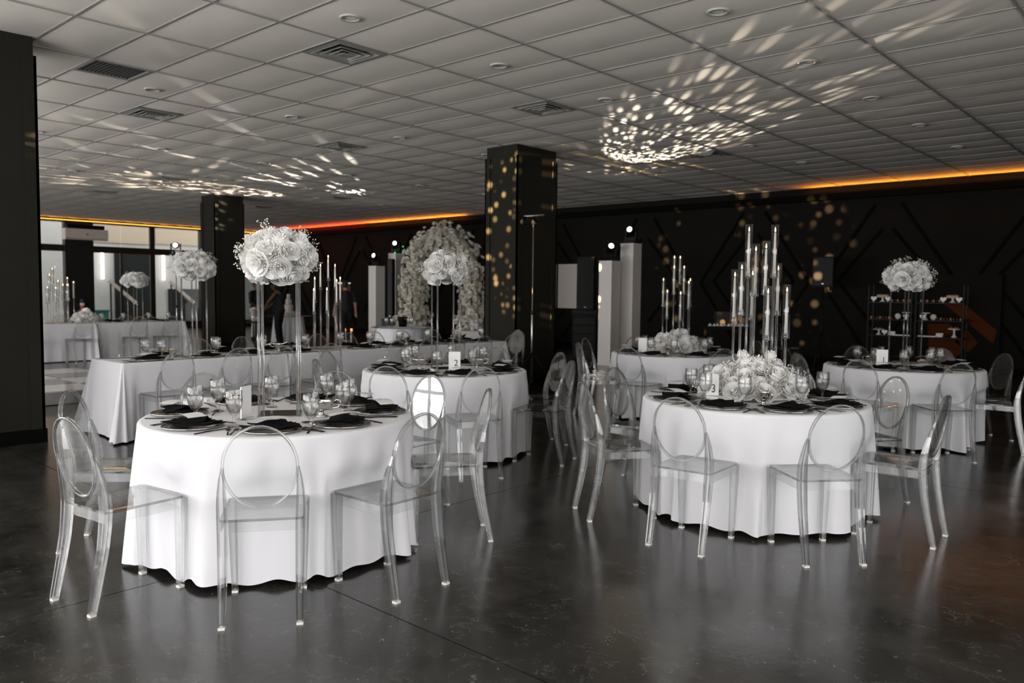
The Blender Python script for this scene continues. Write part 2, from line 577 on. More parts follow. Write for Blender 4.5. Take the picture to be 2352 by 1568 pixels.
def tile_mb(w, h, nu=5, nv=3, sag=0.011):
    def fn(u, v):
        return ((u - 0.5) * w, (v - 0.5) * h, -sag * (1 - (2 * u - 1) ** 2) * (1 - (2 * v - 1) ** 2) - 0.004 * sin(v * pi))
    b = MB()
    b.grid(lambda u, v: fn(1 - u, v), nu, nv)
    b.add([(-w / 2, -h / 2, 0.012), (w / 2, -h / 2, 0.012), (w / 2, h / 2, 0.012), (-w / 2, h / 2, 0.012)], [(0, 1, 2, 3)], 0, False)
    return b


tb = tile_mb(TX - 0.018, TY - 0.018)
tile_me = tb.mesh('ceiling_tile', M['tile'])
hb = tile_mb(TX / 2 - 0.014, TY - 0.018, 4, 3)
half_me = hb.mesh('ceiling_half_tile', M['tile'])
cells = []
for i in range(-19, 11):
    for j in range(-12, 26):
        x0, y0 = GX + TX * i, GY + TY * j
        cx, cyy = x0 + TX / 2, y0 + TY / 2
        if cx < ROOM_X0 - 0.5 or cx > ROOM_X1 + 0.5 or cyy < ROOM_Y0 - 0.2 or cyy > ROOM_Y1 + 0.2:
            continue
        half = None
        for vx, vy in VENTS + [GRILLE]:
            if abs(vy - cyy) < 0.2 and abs(vx - cx) < 0.62:
                half = cx + (0.3048 if vx < cx else -0.3048)
        pr = project((cx, cyy, ROOM_H))
        size = 0
        if pr and -150 < pr[0] < 2500 and -80 < pr[1] < 1600:
            size = 1.0 / (pr[2] ** 2)
        cells.append((size, cx, cyy, half))
cells.sort(reverse=True)
rest = MB()
for k, (sz, cx, cyy, half) in enumerate(cells):
    hh = random.uniform(-0.0015, 0.0015)
    if k < 300:
        o = obj('ceiling_tile', half_me if half else tile_me, ce, (half if half else cx, cyy, ROOM_H + hh), (random.uniform(-0.004, 0.004), random.uniform(-0.002, 0.002), 0))
    else:
        rest.merge(hb if half else tb, Matrix.Translation((half if half else cx, cyy, ROOM_H)))
tag(obj('outer_ceiling_tiles', rest.mesh('outer_ceiling_tiles', M['tile']), ce), kind='stuff')
for i in range(-18, 11):
    x = GX + TX * i
    if ROOM_X0 < x < ROOM_X1:
        obj('grid_bar', MB().box(x - 0.012, x + 0.012, ROOM_Y0, ROOM_Y1, ROOM_H - 0.012, ROOM_H + 0.03).mesh('grid_bar', M['tbar']), ce)
for j in range(-12, 26):
    y = GY + TY * j
    if ROOM_Y0 < y < ROOM_Y1:
        obj('grid_bar', MB().box(ROOM_X0, ROOM_X1, y - 0.009, y + 0.009, ROOM_H - 0.008, ROOM_H + 0.028).mesh('grid_bar', M['tbar']), ce)

# ---- walls
wb = struct('wall_back', MB().box(ROOM_X0 - 0.3, ROOM_X1 + 0.3, ROOM_Y1, ROOM_Y1 + 0.3, 0, ROOM_H).mesh('wall_back', M['wall']),
            'long black painted wall with raised chevron mouldings', 'wall')
# chevron mouldings: nested diagonals that cross into large X shapes
for k in range(9):
    xc = -27.0 + 2.9 * k
    for sgn in (-1, 1):
        for off in (0.0, 0.34):
            a = (xc + sgn * (0.14 + off), ROOM_Y1 - 0.015, 1.75 + off * 0.1)
            for zz, dx in ((3.35, 1.05), (0.25, 1.0)):
                b = (a[0] + sgn * dx * (1 - off * 0.5), ROOM_Y1 - 0.015, zz if off == 0 else (zz - 0.5 if zz > 2 else zz + 0.5))
                bb = MB().bar(a, b, 0.03, 0.055, up=(1, 0, 0))
                obj('moulding', bb.mesh('moulding', M['moulding']), wb)


def wall_openings(name, along, fixed, thick, lo, hi, openings, label, mat):
    """a wall in the plane x=fixed or y=fixed with rectangular openings (a, b, z0, z1)"""
    b = MB()

    def put(a0, a1, z0, z1):
        if a1 - a0 < 1e-4 or z1 - z0 < 1e-4:
            return
        if along == 'x':
            b.box(a0, a1, fixed, fixed + thick, z0, z1) if thick > 0 else b.box(a0, a1, fixed + thick, fixed, z0, z1)
        else:
            b.box(fixed, fixed + thick, a0, a1, z0, z1) if thick > 0 else b.box(fixed + thick, fixed, a0, a1, z0, z1)
    cur = lo
    for a, c, z0, z1 in openings:
        put(cur, a, 0, ROOM_H)
        put(a, c, 0, z0)
        put(a, c, z1, ROOM_H)
        cur = c
    put(cur, hi, 0, ROOM_H)
    return struct(name, b.mesh(name, mat), label, 'wall')


wall_openings('wall_front', 'x', ROOM_Y0, -0.2, ROOM_X0 - 0.3, ROOM_X1 + 0.3, [(a, b, WZ0, WZ1) for a, b in WIN_FRONT], 'black painted wall with a row of tall windows', M['wall'])
wall_openings('wall_right', 'y', ROOM_X1, 0.2, ROOM_Y0 - 0.2, ROOM_Y1 + 0.3, [(a, b, WZ0, WZ1) for a, b in WIN_RIGHT], 'black painted side wall with three windows', M['wall'])
wn = 0
for axis, fixed, wins in (('x', ROOM_Y0 - 0.1, WIN_FRONT), ('y', ROOM_X1 + 0.1, WIN_RIGHT)):
    for a, b in wins:
        wn += 1
        w = tag(obj('window_%d' % wn, None), 'tall black framed daylight window with a transom', 'window', 'daylight windows', 'structure')

        def fr(nm, a0, a1, z0, z1, d=0.05, mat='frame'):
            if axis == 'x':
                bb = MB().box(a0, a1, fixed - d / 2, fixed + d / 2, z0, z1)
            else:
                bb = MB().box(fixed - d / 2, fixed + d / 2, a0, a1, z0, z1)
            obj(nm, bb.mesh(nm, M[mat]), w)
        fr('frame_side', a, a + 0.06, WZ0, WZ1)
        fr('frame_side', b - 0.06, b, WZ0, WZ1)
        fr('frame_rail', a + 0.06, b - 0.06, WZ0, WZ0 + 0.06)
        fr('frame_rail', a + 0.06, b - 0.06, WZ1 - 0.06, WZ1)
        mid = (a + b) / 2
        fr('mullion', mid - 0.03, mid + 0.03, WZ0 + 0.06, WZ1 - 0.06)
        fr('transom', a + 0.06, b - 0.06, 2.25, 2.31, 0.045)

# ---- far window wall
WL = ROOM_X0
segs = [(-4.0, 4.2), (4.5, 9.95), (10.85, 14.7), (14.95, 17.2)]
wall_openings('wall_left', 'y', WL, -0.25, ROOM_Y0 - 0.3, ROOM_Y1 + 0.3, [(a, b, 0.12, 3.66) for a, b in segs], 'black wall of large shop windows with dark piers', M['frame'])
for a, b in segs:
    wn += 1
    w = tag(obj('window_%d' % wn, None), 'large black framed shop window facing the street', 'window', 'shop windows facing the street', 'structure')
    xm = WL - 0.12

    def fr2(nm, y0, y1, z0, z1, d=0.1, mat='frame'):
        obj(nm, MB().box(xm - d / 2, xm + d / 2, y0, y1, z0, z1).mesh(nm, M[mat]), w)
    fr2('transom', a, b, 2.68, 2.90)
    fr2('sill_rail', a, b, 0.12, 0.26)
    ms = {4.5: [6.4, 8.2], 10.85: [11.8, 12.9], 14.95: [16.3], -4.0: [-1.3, 1.4]}[a]
    cuts = [a] + ms + [b]
    for y in ms:
        wide = 0.03 if y == 11.8 else 0.085
        fr2('mullion', y - wide, y + wide, 0.26, 2.68)
        if wide > 0.05:
            fr2('mullion', y - wide, y + wide, 2.90, 3.66)
    for y0, y1 in zip(cuts, cuts[1:]):
        fr2('pane', y0 + 0.02, y1 - 0.02, 0.26, 2.68, 0.012, 'pane')
        fr2('pane', y0 + 0.02, y1 - 0.02, 2.90, 3.66, 0.012, 'pane')

# ---- street side: facade, doorways, paving
st = struct('exterior_ground', MB().box(-45, WL - 0.25, -15, 35, -0.3, -0.05).mesh('exterior_ground', M['pave']), 'grey paving outside the shop windows', 'paving')
fb = struct('exterior_facade', MB().box(-33.4, -33.0, -12, 34, -0.05, 4.9).mesh('exterior_facade', M['stucco']), 'pale stucco building front across the street', 'building')
for y0, y1, z0, z1, mt, nm in ((13.1, 14.55, 0.0, 2.9, 'darkglass', 'doorway'), (15.25, 16.6, 0.0, 1.45, 'darkglass', 'doorway'), (12.2, 14.6, 3.25, 4.2, 'beige', 'reflection_band'),  # beige bands paint a reflection onto the building front
                               (14.75, 19.5, 3.3, 4.2, 'beige', 'reflection_band'), (9.6, 10.35, 0, 4.6, 'panelwhite', 'pilaster'), (4.0, 7.0, 0, 2.6, 'darkglass', 'doorway'), (17.6, 19.4, 0, 2.6, 'darkglass', 'doorway')):
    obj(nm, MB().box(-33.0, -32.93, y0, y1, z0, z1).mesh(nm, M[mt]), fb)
for k, y in enumerate((12.62, 15.03)):
    t = thing('wall_light', 'glowing white vertical tube light on the pale building front', 'light', (-32.9, y, 1.82), 0, 'tube lights on the building front')
    obj('tube', MB().box(-0.03, 0.03, -0.05, 0.05, 0, 1.06).mesh('tube', M['tubelight']), t)
    obj('bracket', MB().box(-0.10, -0.03, -0.035, 0.035, 0.05, 1.0).mesh('bracket', M['acwhite']), t)
    t = thing('stair_handrail', 'sloping beige stair handrail against the pale building front', 'handrail', (-32.6, y + 0.1, -0.05), 0, 'stair handrails outside')
    obj('rail', MB().bar((0, 0, 1.83), (0, 1.05, 0.92), 0.06, 0.13).mesh('rail', M['rail']), t)
    for yy, zz in ((0.08, 1.74), (0.95, 0.98)):
        obj('post', MB().box(-0.025, 0.025, yy - 0.025, yy + 0.025, 0, zz).mesh('post', M['frame']), t)
for y0, y1, lab in ((11.2, 12.5, 'low teal box standing outside beside the glowing tube light'), (16.9, 17.5, 'narrow teal box outside near the room corner')):
    t = thing('planter_box', lab, 'planter', (-32.3, (y0 + y1) / 2, -0.05))
    h = (y1 - y0) / 2
    obj('body', MB().box(-0.25, 0.25, -h, h, 0.03, 0.62).mesh('body', M['teal']), t)
    obj('rim', MB().box(-0.28, 0.28, -h - 0.03, h + 0.03, 0.62, 0.67).mesh('rim', M['teal']), t)
    obj('base', MB().box(-0.22, 0.22, -h + 0.03, h - 0.03, 0.0, 0.03).mesh('base', M['frame']), t)


# ---- columns
def column(x0, x1, y0, y1, label):
    t = tag(obj('column', None, None, (0, 0, 0)), label, 'column', None, 'structure')
    obj('shaft', MB().box(x0 + 0.02, x1 - 0.02, y0 + 0.02, y1 - 0.02, 0, ROOM_H - 0.01).mesh('shaft', M['column']), t)
    obj('base_trim', MB().box(x0 - 0.012, x1 + 0.012, y0 - 0.012, y1 + 0.012, 0, 0.13).mesh('base_trim', M['moulding']), t)
    for a, b in ((x0, y0), (x1, y0), (x0, y1), (x1, y1)):
        sx, sy = (1 if a == x0 else -1), (1 if b == y0 else -1)
        bb = MB()
        bb.box(min(a, a + sx * 0.11), max(a, a + sx * 0.11), min(b, b + sy * 0.025), max(b, b + sy * 0.025), 0.13, 3.62)
        bb.box(min(a, a + sx * 0.025), max(a, a + sx * 0.025), min(b, b + sy * 0.11), max(b, b + sy * 0.11), 0.13, 3.62)
        obj('corner_trim', bb.mesh('corner_trim', M['column']), t)
    return t


column(-9.10, -8.36, 1.66, 2.66, 'broad olive-black square column beside the dance floor and long table')
column(-9.06, -8.36, 9.42, 10.42, 'tall dark square column dotted with warm light spots')
column(-19.25, -18.55, 9.75, 10.55, 'black square column near the shop windows')
tag(obj('trim_1', MB().box(ROOM_X0, ROOM_X1, ROOM_Y1 - 0.02, ROOM_Y1, 0, 0.14).mesh('trim_1', M['moulding'])), 'black skirting along the chevron wall', 'trim', None, 'structure')


# ---- ceiling fittings
def vent_meshes():
    fr_, cones = MB(), []
    h = 0.297
    for s in (0, 1, 2, 3):
        c_, s_ = cos(s * pi / 2), sin(s * pi / 2)
        q = [(-h, -h, -0.014), (h, -h, -0.014), (h - 0.05, -h + 0.05, -0.018), (-h + 0.05, -h + 0.05, -0.018), (-h + 0.05, -h + 0.05, 0.02), (h - 0.05, -h + 0.05, 0.02)]
        fr_.add([(x * c_ - y * s_, x * s_ + y * c_, z) for x, y, z in q], [(0, 3, 2, 1), (3, 4, 5, 2)], 0, False)
    back = MB().box(-h + 0.01, h - 0.01, -h + 0.01, h - 0.01, 0.03, 0.045)
    for r0, r1, z0, z1 in ((0.238, 0.185, -0.024, 0.016), (0.175, 0.125, -0.03, 0.012), (0.112, 0.07, -0.034, 0.008)):
        b = MB()
        for s in range(4):
            c_, s_ = cos(s * pi / 2), sin(s * pi / 2)
            q = [(-r0, -r0, z0), (r0, -r0, z0), (r1, -r1, z1), (-r1, -r1, z1), (-r0, -r0, z0 + 0.006), (r0, -r0, z0 + 0.006)]
            b.add([(x * c_ - y * s_, x * s_ + y * c_, z) for x, y, z in q], [(0, 3, 2, 1), (0, 1, 5, 4), (4, 5, 2, 3)], 0, False)
        cones.append(b.mesh('louver', M['vent']))
    core = MB().box(-0.058, 0.058, -0.058, 0.058, -0.036, -0.03)
    return fr_.mesh('vent_frame', M['vent']), back.mesh('vent_back', M['ventdark']), cones, core.mesh('vent_core', M['vent'])


vf, vbk, vc, vco = vent_meshes()
tag(ce, kind='structure')
for k, (x, y) in enumerate(VENTS):
    t = thing('ceiling_vent', 'square metal air diffuser with nested louvers in the tiled ceiling', 'vent', (x, y, ROOM_H), 0, 'air diffusers in the ceiling')
    obj('frame', vf, t)
    obj('backing', vbk, t)
    for c in vc:
        obj('louver', c, t)
    obj('core', vco, t)
t = thing('return_grille', 'dark slatted return air grille in the ceiling beside the broad column', 'vent', (GRILLE[0], GRILLE[1], ROOM_H))
b = MB()
for s in (-1, 1):
    b.box(-0.297, 0.297, s * 0.297 - 0.03 * (s > 0), s * 0.297 + 0.03 * (s < 0), -0.012, 0.01)
    b.box(s * 0.297 - 0.03 * (s > 0), s * 0.297 + 0.03 * (s < 0), -0.267, 0.267, -0.012, 0.01)
obj('frame', b.mesh('frame', M['tbar']), t)
obj('backing', MB().box(-0.27, 0.27, -0.27, 0.27, 0.03, 0.04).mesh('backing', M['ventdark']), t)
sl = MB().bar((-0.267, 0, 0), (0.267, 0, 0), 0.022, 0.004, up=(0, 0.6, 0.8)).mesh('slat', M['ventdark'])
for k in range(13):
    obj('slat', sl, t, (0, -0.246 + k * 0.041, 0.003))

ring = MB().lathe([(0.062, 0.0), (0.066, -0.010), (0.088, -0.012), (0.094, -0.004), (0.094, 0.004)], 28).mesh('ring', M['lamptrim'])
lensm = MB().lathe([(0, 0.001), (0.04, 0.0015), (0.064, -0.003)], 24).mesh('lens', M['lamplens'])
for x in (-3.22, -5.66, -9.44, -13.3, -17.2):
    for y in (4.22, 6.08, 7.95, 9.85, 11.79, 13.85):
        if x < -9 and y > 10.5 and x > -13:
            continue
        t = thing('recessed_downlight', 'round recessed ceiling downlight, switched off, in the tiled ceiling', 'downlight', (x, y, ROOM_H - 0.014), 0, 'downlights in the ceiling')
        obj('trim_ring', ring, t)
        obj('lens', lensm, t)

# ---- added light strips in place of floor uplights, hidden by an added cornice
tag(obj('trim_2', MB().box(ROOM_X0, ROOM_X1, ROOM_Y1 - 0.16, ROOM_Y1 - 0.13, 3.50, 3.635).box(ROOM_X0, ROOM_X1, ROOM_Y1 - 0.13, ROOM_Y1, 3.50, 3.53).mesh('trim_2', M['moulding'])), 'added black cornice hiding the light strips on the chevron wall', 'trim', None, 'structure')


def added_led_strip(label, a, b, mat, col, power):
    L = (Vector(b) - Vector(a)).length
    mid = (Vector(a) + Vector(b)) / 2
    ang = atan2(b[1] - a[1], b[0] - a[0])
    t = thing('added_led_strip', label, 'light', mid, ang)
    obj('channel', MB().box(-L / 2, L / 2, 0.0, 0.02, -0.02, 0.02).mesh('channel', M['black']), t)
    obj('lamp', MB().box(-L / 2, L / 2, -0.006, -0.0005, -0.008, 0.008).mesh('lamp', mat), t)
    l = bpy.data.lights.new('led_glow', 'AREA')
    l.shape, l.size, l.size_y, l.energy, l.color = 'RECTANGLE', L, 0.02, power, col
    o = bpy.data.objects.new('led_glow', l)
    COL.objects.link(o)
    o.parent = t
    o.location = (0, -0.012, 0)
    o.rotation_euler = (-radians(125), 0, 0)


ly = ROOM_Y1 - 0.03
added_led_strip('added orange light strip behind the cornice, standing in for floor uplights', (-6.9, ly, 3.62), (2.0, ly, 3.62), M['led_orange'], (1.0, 0.29, 0.01), 48)
added_led_strip('added red light strip near the shop windows, standing in for floor uplights', (-27.6, ly, 3.62), (-22.3, ly, 3.62), M['led_red'], (1.0, 0.06, 0.008), 80)
added_led_strip('added amber light strip beside the red one, standing in for floor uplights', (-22.2, ly, 3.62), (-17.4, ly, 3.62), M['led_orange'], (1.0, 0.26, 0.015), 45)
added_led_strip('added amber light strip making the glow above the shop windows', (WL + 0.025, 3.9, 3.72), (WL + 0.025, 17.0, 3.72), M['led_orange'], (1.0, 0.38, 0.07), 17)


# ================================================================== chairs
def ellipse_back(z, x=0.0):
    """how far back the chair's back leans at height z"""
    return -0.172 - max(0.0, z - 0.48) * 0.19 - 0.10 * (0.0283 - x * x)


def chair_meshes():
    out = {}
    Up = [(-1, -1), (1, -1), (1, 1), (0.5, 1), (0.5, -0.25), (-0.5, -0.25), (-0.5, 1), (-1, 1)]      # channel, open at +y

    def leg(pts, rad, sx, front):
        prof = Up if front else [(a, -b) for a, b in Up][::-1]
        mb = MB().tube([(sx * x, y, z) for x, y, z in pts], rad, prof=prof, up=(0, 1, 0), smooth=False)
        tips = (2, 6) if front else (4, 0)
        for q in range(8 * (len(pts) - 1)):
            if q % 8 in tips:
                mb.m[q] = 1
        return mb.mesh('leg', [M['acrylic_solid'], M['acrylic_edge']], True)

    fp = [(0.163, 0.200, 0.012), (0.166, 0.201, 0.15), (0.169, 0.201, 0.30), (0.171, 0.201, 0.452)]
    fr_ = [0.0140, 0.0165, 0.0190, 0.0215]
    rp = [(0.165, -0.243, 0.012), (0.165, -0.224, 0.10), (0.165, -0.203, 0.20), (0.166, -0.185, 0.30), (0.167, -0.174, 0.40), (0.168, -0.170, 0.47),
          (0.1695, -0.176, 0.54), (0.168, -0.188, 0.60), (0.1645, -0.200, 0.655), (0.1600, -0.2095, 0.70)]
    rr = [0.0150, 0.0165, 0.0180, 0.0195, 0.0208, 0.0212, 0.0195, 0.0160, 0.0115, 0.0062]
    for s in (-1, 1):
        out['front', s] = leg(fp, fr_, s, True)
        out['rear', s] = leg(rp, rr, s, False)
        for k, (p, nm) in enumerate(((fp[0], 'front'), (rp[0], 'rear'))):
            b = MB().box(s * p[0] - 0.0145, s * p[0] + 0.0145, p[1] - 0.0145, p[1] + 0.0145, 0.0, 0.011)
            out['pad', nm, s] = b.mesh('foot_pad', M['china'])
    # seat: dished slab with rounded corners, narrower at the rear
    ol = []
    for cx, cy_, a0 in ((0.165, 0.195, 0), (-0.165, 0.195, 90), (-0.158, -0.155, 180), (0.158, -0.155, 270)):
        for k in range(5):
            a = radians(a0 + 22.5 * k)
            ol.append((cx + 0.022 * cos(a), cy_ + 0.022 * sin(a)))
    n = len(ol)
    b = MB()
    vs = []
    for z in (0.452, 0.464):
        vs += [(x, y, z) for x, y in ol]
    sides = [(k, (k + 1) % n, (k + 1) % n + n, k + n) for k in range(n)]
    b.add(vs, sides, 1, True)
    for z, flip in ((0.464, False), (0.452, True)):
        rings = []
        vv = []
        for f in (1.0, 0.86, 0.55, 0.25):
            d = -0.010 * (1 - f) ** 0.7
            vv += [(x * f, 0.02 + (y - 0.02) * f, z + d) for x, y in ol]
        vv.append((0, 0.02, z - 0.010))
        fs = []
        for r in range(3):
            for k in range(n):
                l = (k + 1) % n
                q = (r * n + k, r * n + l, (r + 1) * n + l, (r + 1) * n + k)
                fs.append(q[::-1] if flip else q)
        for k in range(n):
            q = (3 * n + k, 3 * n + (k + 1) % n, 4 * n)
            fs.append(q[::-1] if flip else q)
        b.add(vv, fs, 0, True)
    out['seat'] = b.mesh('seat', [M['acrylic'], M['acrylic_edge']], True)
    ap = MB()
    ap.box(-0.153, 0.153, 0.206, 0.212, 0.405, 0.4515)
    ap.box(-0.150, 0.150, -0.172, -0.166, 0.405, 0.4515)
    for s in (-1, 1):
        ap.bar((s * 0.176, -0.150, 0.428), (s * 0.184, 0.184, 0.428), 0.006, 0.046)
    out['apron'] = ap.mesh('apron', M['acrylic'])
    # oval back: rim and a slightly hollow panel
    N = 56
    zc, hw, hh = 0.702, 0.158, 0.186
    path = []
    for k in range(N):
        a = 2 * pi * k / N
        x, z = hw * cos(a), zc + hh * sin(a)
        path.append((x, ellipse_back(z, x) - 0.002, z))
    pr = [(-1, -0.75), (-0.75, -1), (0.75, -1), (1, -0.75), (1, 0.75), (0.75, 1), (-0.75, 1), (-1, 0.75)]
    rim = MB()
    vs = []
    for k in range(N):
        p = Vector(path[k])
        t = (Vector(path[(k + 1) % N]) - Vector(path[k - 1])).normalized()
        a = 2 * pi * k / N
        rad_ = Vector((cos(a) / hw, 0, sin(a) / hh)).normalized()
        yv = t.cross(rad_).normalized()
        rad_ = yv.cross(t).normalized()
        for u, v in pr:
            vs.append(p + rad_ * (u * 0.0058) + yv * (v * 0.0098))
    fs = []
    for k in range(N):
        l = (k + 1) % N
        for q in range(8):
            r_ = (q + 1) % 8
            fs.append((k * 8 + q, k * 8 + r_, l * 8 + r_, l * 8 + q))
    rim.add(vs, fs, 0, True)
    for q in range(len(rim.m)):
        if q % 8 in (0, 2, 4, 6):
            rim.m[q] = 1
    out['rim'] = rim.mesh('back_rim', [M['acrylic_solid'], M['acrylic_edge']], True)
    pn = MB()
    rings = [0.0, 0.3, 0.6, 0.82, 0.955]
    for side, dy in ((0, 0.0025), (1, -0.0025)):
        vv = [(0, ellipse_back(zc, 0) + dy, zc)]
        for f in rings[1:]:
            for k in range(N):
                a = 2 * pi * k / N
                x, z = hw * f * cos(a), zc + hh * f * sin(a)
                vv.append((x, ellipse_back(z, x) + dy, z))
        fs = []
        for k in range(N):
            l = (k + 1) % N
            fs.append((0, 1 + l, 1 + k) if side == 0 else (0, 1 + k, 1 + l))
            for r in range(len(rings) - 2):
                q = (1 + r * N + k, 1 + r * N + l, 1 + (r + 1) * N + l, 1 + (r + 1) * N + k)
                fs.append(q if side == 0 else q[::-1])
        pn.add(vv, fs, 0, True)
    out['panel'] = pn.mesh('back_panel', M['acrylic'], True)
    return out


CH = chair_meshes()


def ghost_chair(x, y, rz, label, group, z=0.0):
    """clear chair; its front looks along local +y"""
    t = thing('acrylic_chair', label, 'chair', (x, y, z), rz, group)
    obj('seat', CH['seat'], t)
    obj('apron', CH['apron'], t)
    obj('back_rim', CH['rim'], t)
    obj('back_panel', CH['panel'], t)
    for s in (-1, 1):
        for nm in ('front', 'rear'):
            l = obj('leg', CH[nm, s], t)
            obj('foot_pad', CH['pad', nm, s], l)
    return t


# ================================================================== tables and cloths
TH = 0.757
R_T = 0.757


def clear_chairs(x, y, z, chairs):
    """push a cloth point off the front of any chair that stands against it; chairs: (x, y, heading)"""
    k = min(1.0, max(0.0, (0.60 - z) / 0.11))
    if k <= 0:
        return x, y
    for px, py, h in chairs:
        fx, fy = -sin(h), cos(h)
        ly = (x - px) * fx + (y - py) * fy
        lx = abs((x - px) * fy - (y - py) * fx)
        lim = 0.231 - max(0.0, lx - 0.222) * 1.6
        if -0.25 < ly < lim and lx < 0.45:
            d = (lim - ly) * k * k * (3 - 2 * k)
            x, y = x + fx * d, y + fy * d
    return x, y


def fold(th, seed, n=15):
    rnd = random.Random(seed)
    s = 0
    for k in range(6):
        f = n + rnd.choice((-6, -4, -3, -1, 0, 2, 4, 5))
        s += rnd.uniform(0.4, 1.0) * sin(f * th + rnd.uniform(0, 6.28))
    return max(-1.4, min(1.4, s / 1.9))


def round_cloth_mesh(seed, R=R_T, H=TH, n=17, flare=0.045, amp=0.046, hem=0.02, chairs=()):
    N = 260
    b = MB()
    prof = [(0.0, 0), (0.35, 0), (0.62, 0), (R - 0.022, 0)]
    for a in (20, 45, 70):
        prof.append((R - 0.022 + 0.022 * sin(radians(a)), -0.022 * (1 - cos(radians(a)))))
    vs = [(0, 0, H)]
    rings = 0
    w = [fold(2 * pi * k / N, seed, n) for k in range(N)]
    for r, dz in prof[1:]:
        vs += [(r * cos(2 * pi * k / N), r * sin(2 * pi * k / N), H + dz) for k in range(N)]
        rings += 1
    nz = 15
    for j in range(nz + 1):
        t = j / nz
        for k in range(N):
            th = 2 * pi * k / N
            tt = t ** 0.85
            rr = R + flare * tt + amp * tt * w[k] + 0.006 * t * sin(3 * th + seed)
            zz = (H - 0.024) * (1 - t) + (hem + 0.012 * (1 - w[k])) * t
            tw = 0.05 * t * sin(7 * th + seed * 1.7) * 0.4
            vs.append((*clear_chairs(rr * cos(th + tw), rr * sin(th + tw), zz, chairs), zz))
        rings += 1
    fs = [(0, 1 + k, 1 + (k + 1) % N) for k in range(N)]
    for r in range(rings - 1):
        for k in range(N):
            l = (k + 1) % N
            fs.append((1 + r * N + k, 1 + (r + 1) * N + k, 1 + (r + 1) * N + l, 1 + r * N + l))
    b.add(vs, fs)
    return b.mesh('tablecloth', M['cloth'])


leg_me = MB().tube([(0, 0, 0), (0, 0, TH - 0.03)], 0.014, 8).mesh('leg', M['steel'])


def round_table(name, x, y, seed, tdesc, cdesc, R=R_T, H=TH, **kw):
    t = thing('round_table', tdesc, 'table', (x, y, 0))
    obj('table_top', MB().lathe([(0, H - 0.03), (R - 0.03, H - 0.03), (R - 0.02, H - 0.02), (R - 0.02, H - 0.004), (0, H - 0.004)], 40).mesh('table_top', M['bread']), t)
    for k in range(4):
        a = pi / 4 + k * pi / 2
        obj('leg', leg_me, t, (0.36 * cos(a), 0.36 * sin(a), 0), (0, 0, 0), (1, 1, (H - 0.03) / (TH - 0.03)))
    c = obj('tablecloth', round_cloth_mesh(seed, R, H, **kw), None, (x, y, 0))
    tag(c, cdesc, 'tablecloth')
    return c


def rect_cloth_mesh(lx, ly, seed, clamp=(None, None), H=TH, hem=0.018, chairs=()):
    """cloth over a table lx by ly, centred; clamp limits y where the next table abuts"""
    rnd = random.Random(seed)
    per = []
    cr = 0.03
    hx, hy = lx / 2 - cr, ly / 2 - cr
    corners = [(hx, hy, 0), (-hx, hy, 90), (-hx, -hy, 180), (hx, -hy, 270)]
    nc = 18
    for ci, (cx, cy_, a0) in enumerate(corners):
        for k in range(nc + 1):
            a = radians(a0 + 90 * k / nc)
            d = abs(k / nc - 0.5) * 2
            per.append((cx + cr * cos(a), cy_ + cr * sin(a), cos(a), sin(a), 1 - d * 0.35))
        nx_, ny_, na0 = corners[(ci + 1) % 4]
        ax = radians(a0 + 90)
        p0 = (cx + cr * cos(ax), cy_ + cr * sin(ax))
        p1 = (nx_ + cr * cos(ax), ny_ + cr * sin(ax))
        L = sqrt((p1[0] - p0[0]) ** 2 + (p1[1] - p0[1]) ** 2)
        m = int(L / 0.03)
        for k in range(1, m):
            f = k / m
            e = min(f, 1 - f) * L
            per.append((p0[0] + (p1[0] - p0[0]) * f, p0[1] + (p1[1] - p0[1]) * f, cos(ax), sin(ax), max(0.0, 0.62 - e * 2.6)))
    N = len(per)
    ph = [rnd.uniform(0, 6.28) for _ in range(4)]
    s = 0
    w = []
    for k in range(N):
        p, q = per[k], per[k - 1]
        s += sqrt((p[0] - q[0]) ** 2 + (p[1] - q[1]) ** 2)
        w.append(0.5 * sin(s * 13 + ph[0]) + 0.4 * sin(s * 22 + ph[1]) + 0.3 * sin(s * 7 + ph[2]))
    b = MB()
    vs = []
    rows = [(-0.10, 0.0), (-0.012, 0.0), (-0.003, -0.003), (0.0, -0.012)]
    for off, dz in rows:
        vs += [(p[0] + p[2] * off, p[1] + p[3] * off, H + dz) for p in per]
    nz = 12
    for j in range(nz + 1):
        t = j / nz
        for k in range(N):
            p = per[k]
            o = t ** 1.1 * (0.028 + 0.016 * w[k] + 0.16 * p[4] ** 2 + 0.03 * p[4] * sin(k * 1.1))
            x, y = p[0] + p[2] * o, p[1] + p[3] * o
            if clamp[0] is not None:
                y = max(y, clamp[0])
            if clamp[1] is not None:
                y = min(y, clamp[1])
            zz = (H - 0.013) * (1 - t) + hem * t
            x, y = clear_chairs(x, y, zz, chairs)
            if clamp[0] is not None:
                y = max(y, clamp[0])
            if clamp[1] is not None:
                y = min(y, clamp[1])
            vs.append((x, y, zz))
    fs = []
    R_ = 4 + nz + 1
    for r in range(R_ - 1):
        for k in range(N):
            l = (k + 1) % N
            fs.append((r * N + k, (r + 1) * N + k, (r + 1) * N + l, r * N + l))
    fs.append(tuple(range(N)))
    b.add(vs, fs)
    return b.mesh('tablecloth', M['cloth'])


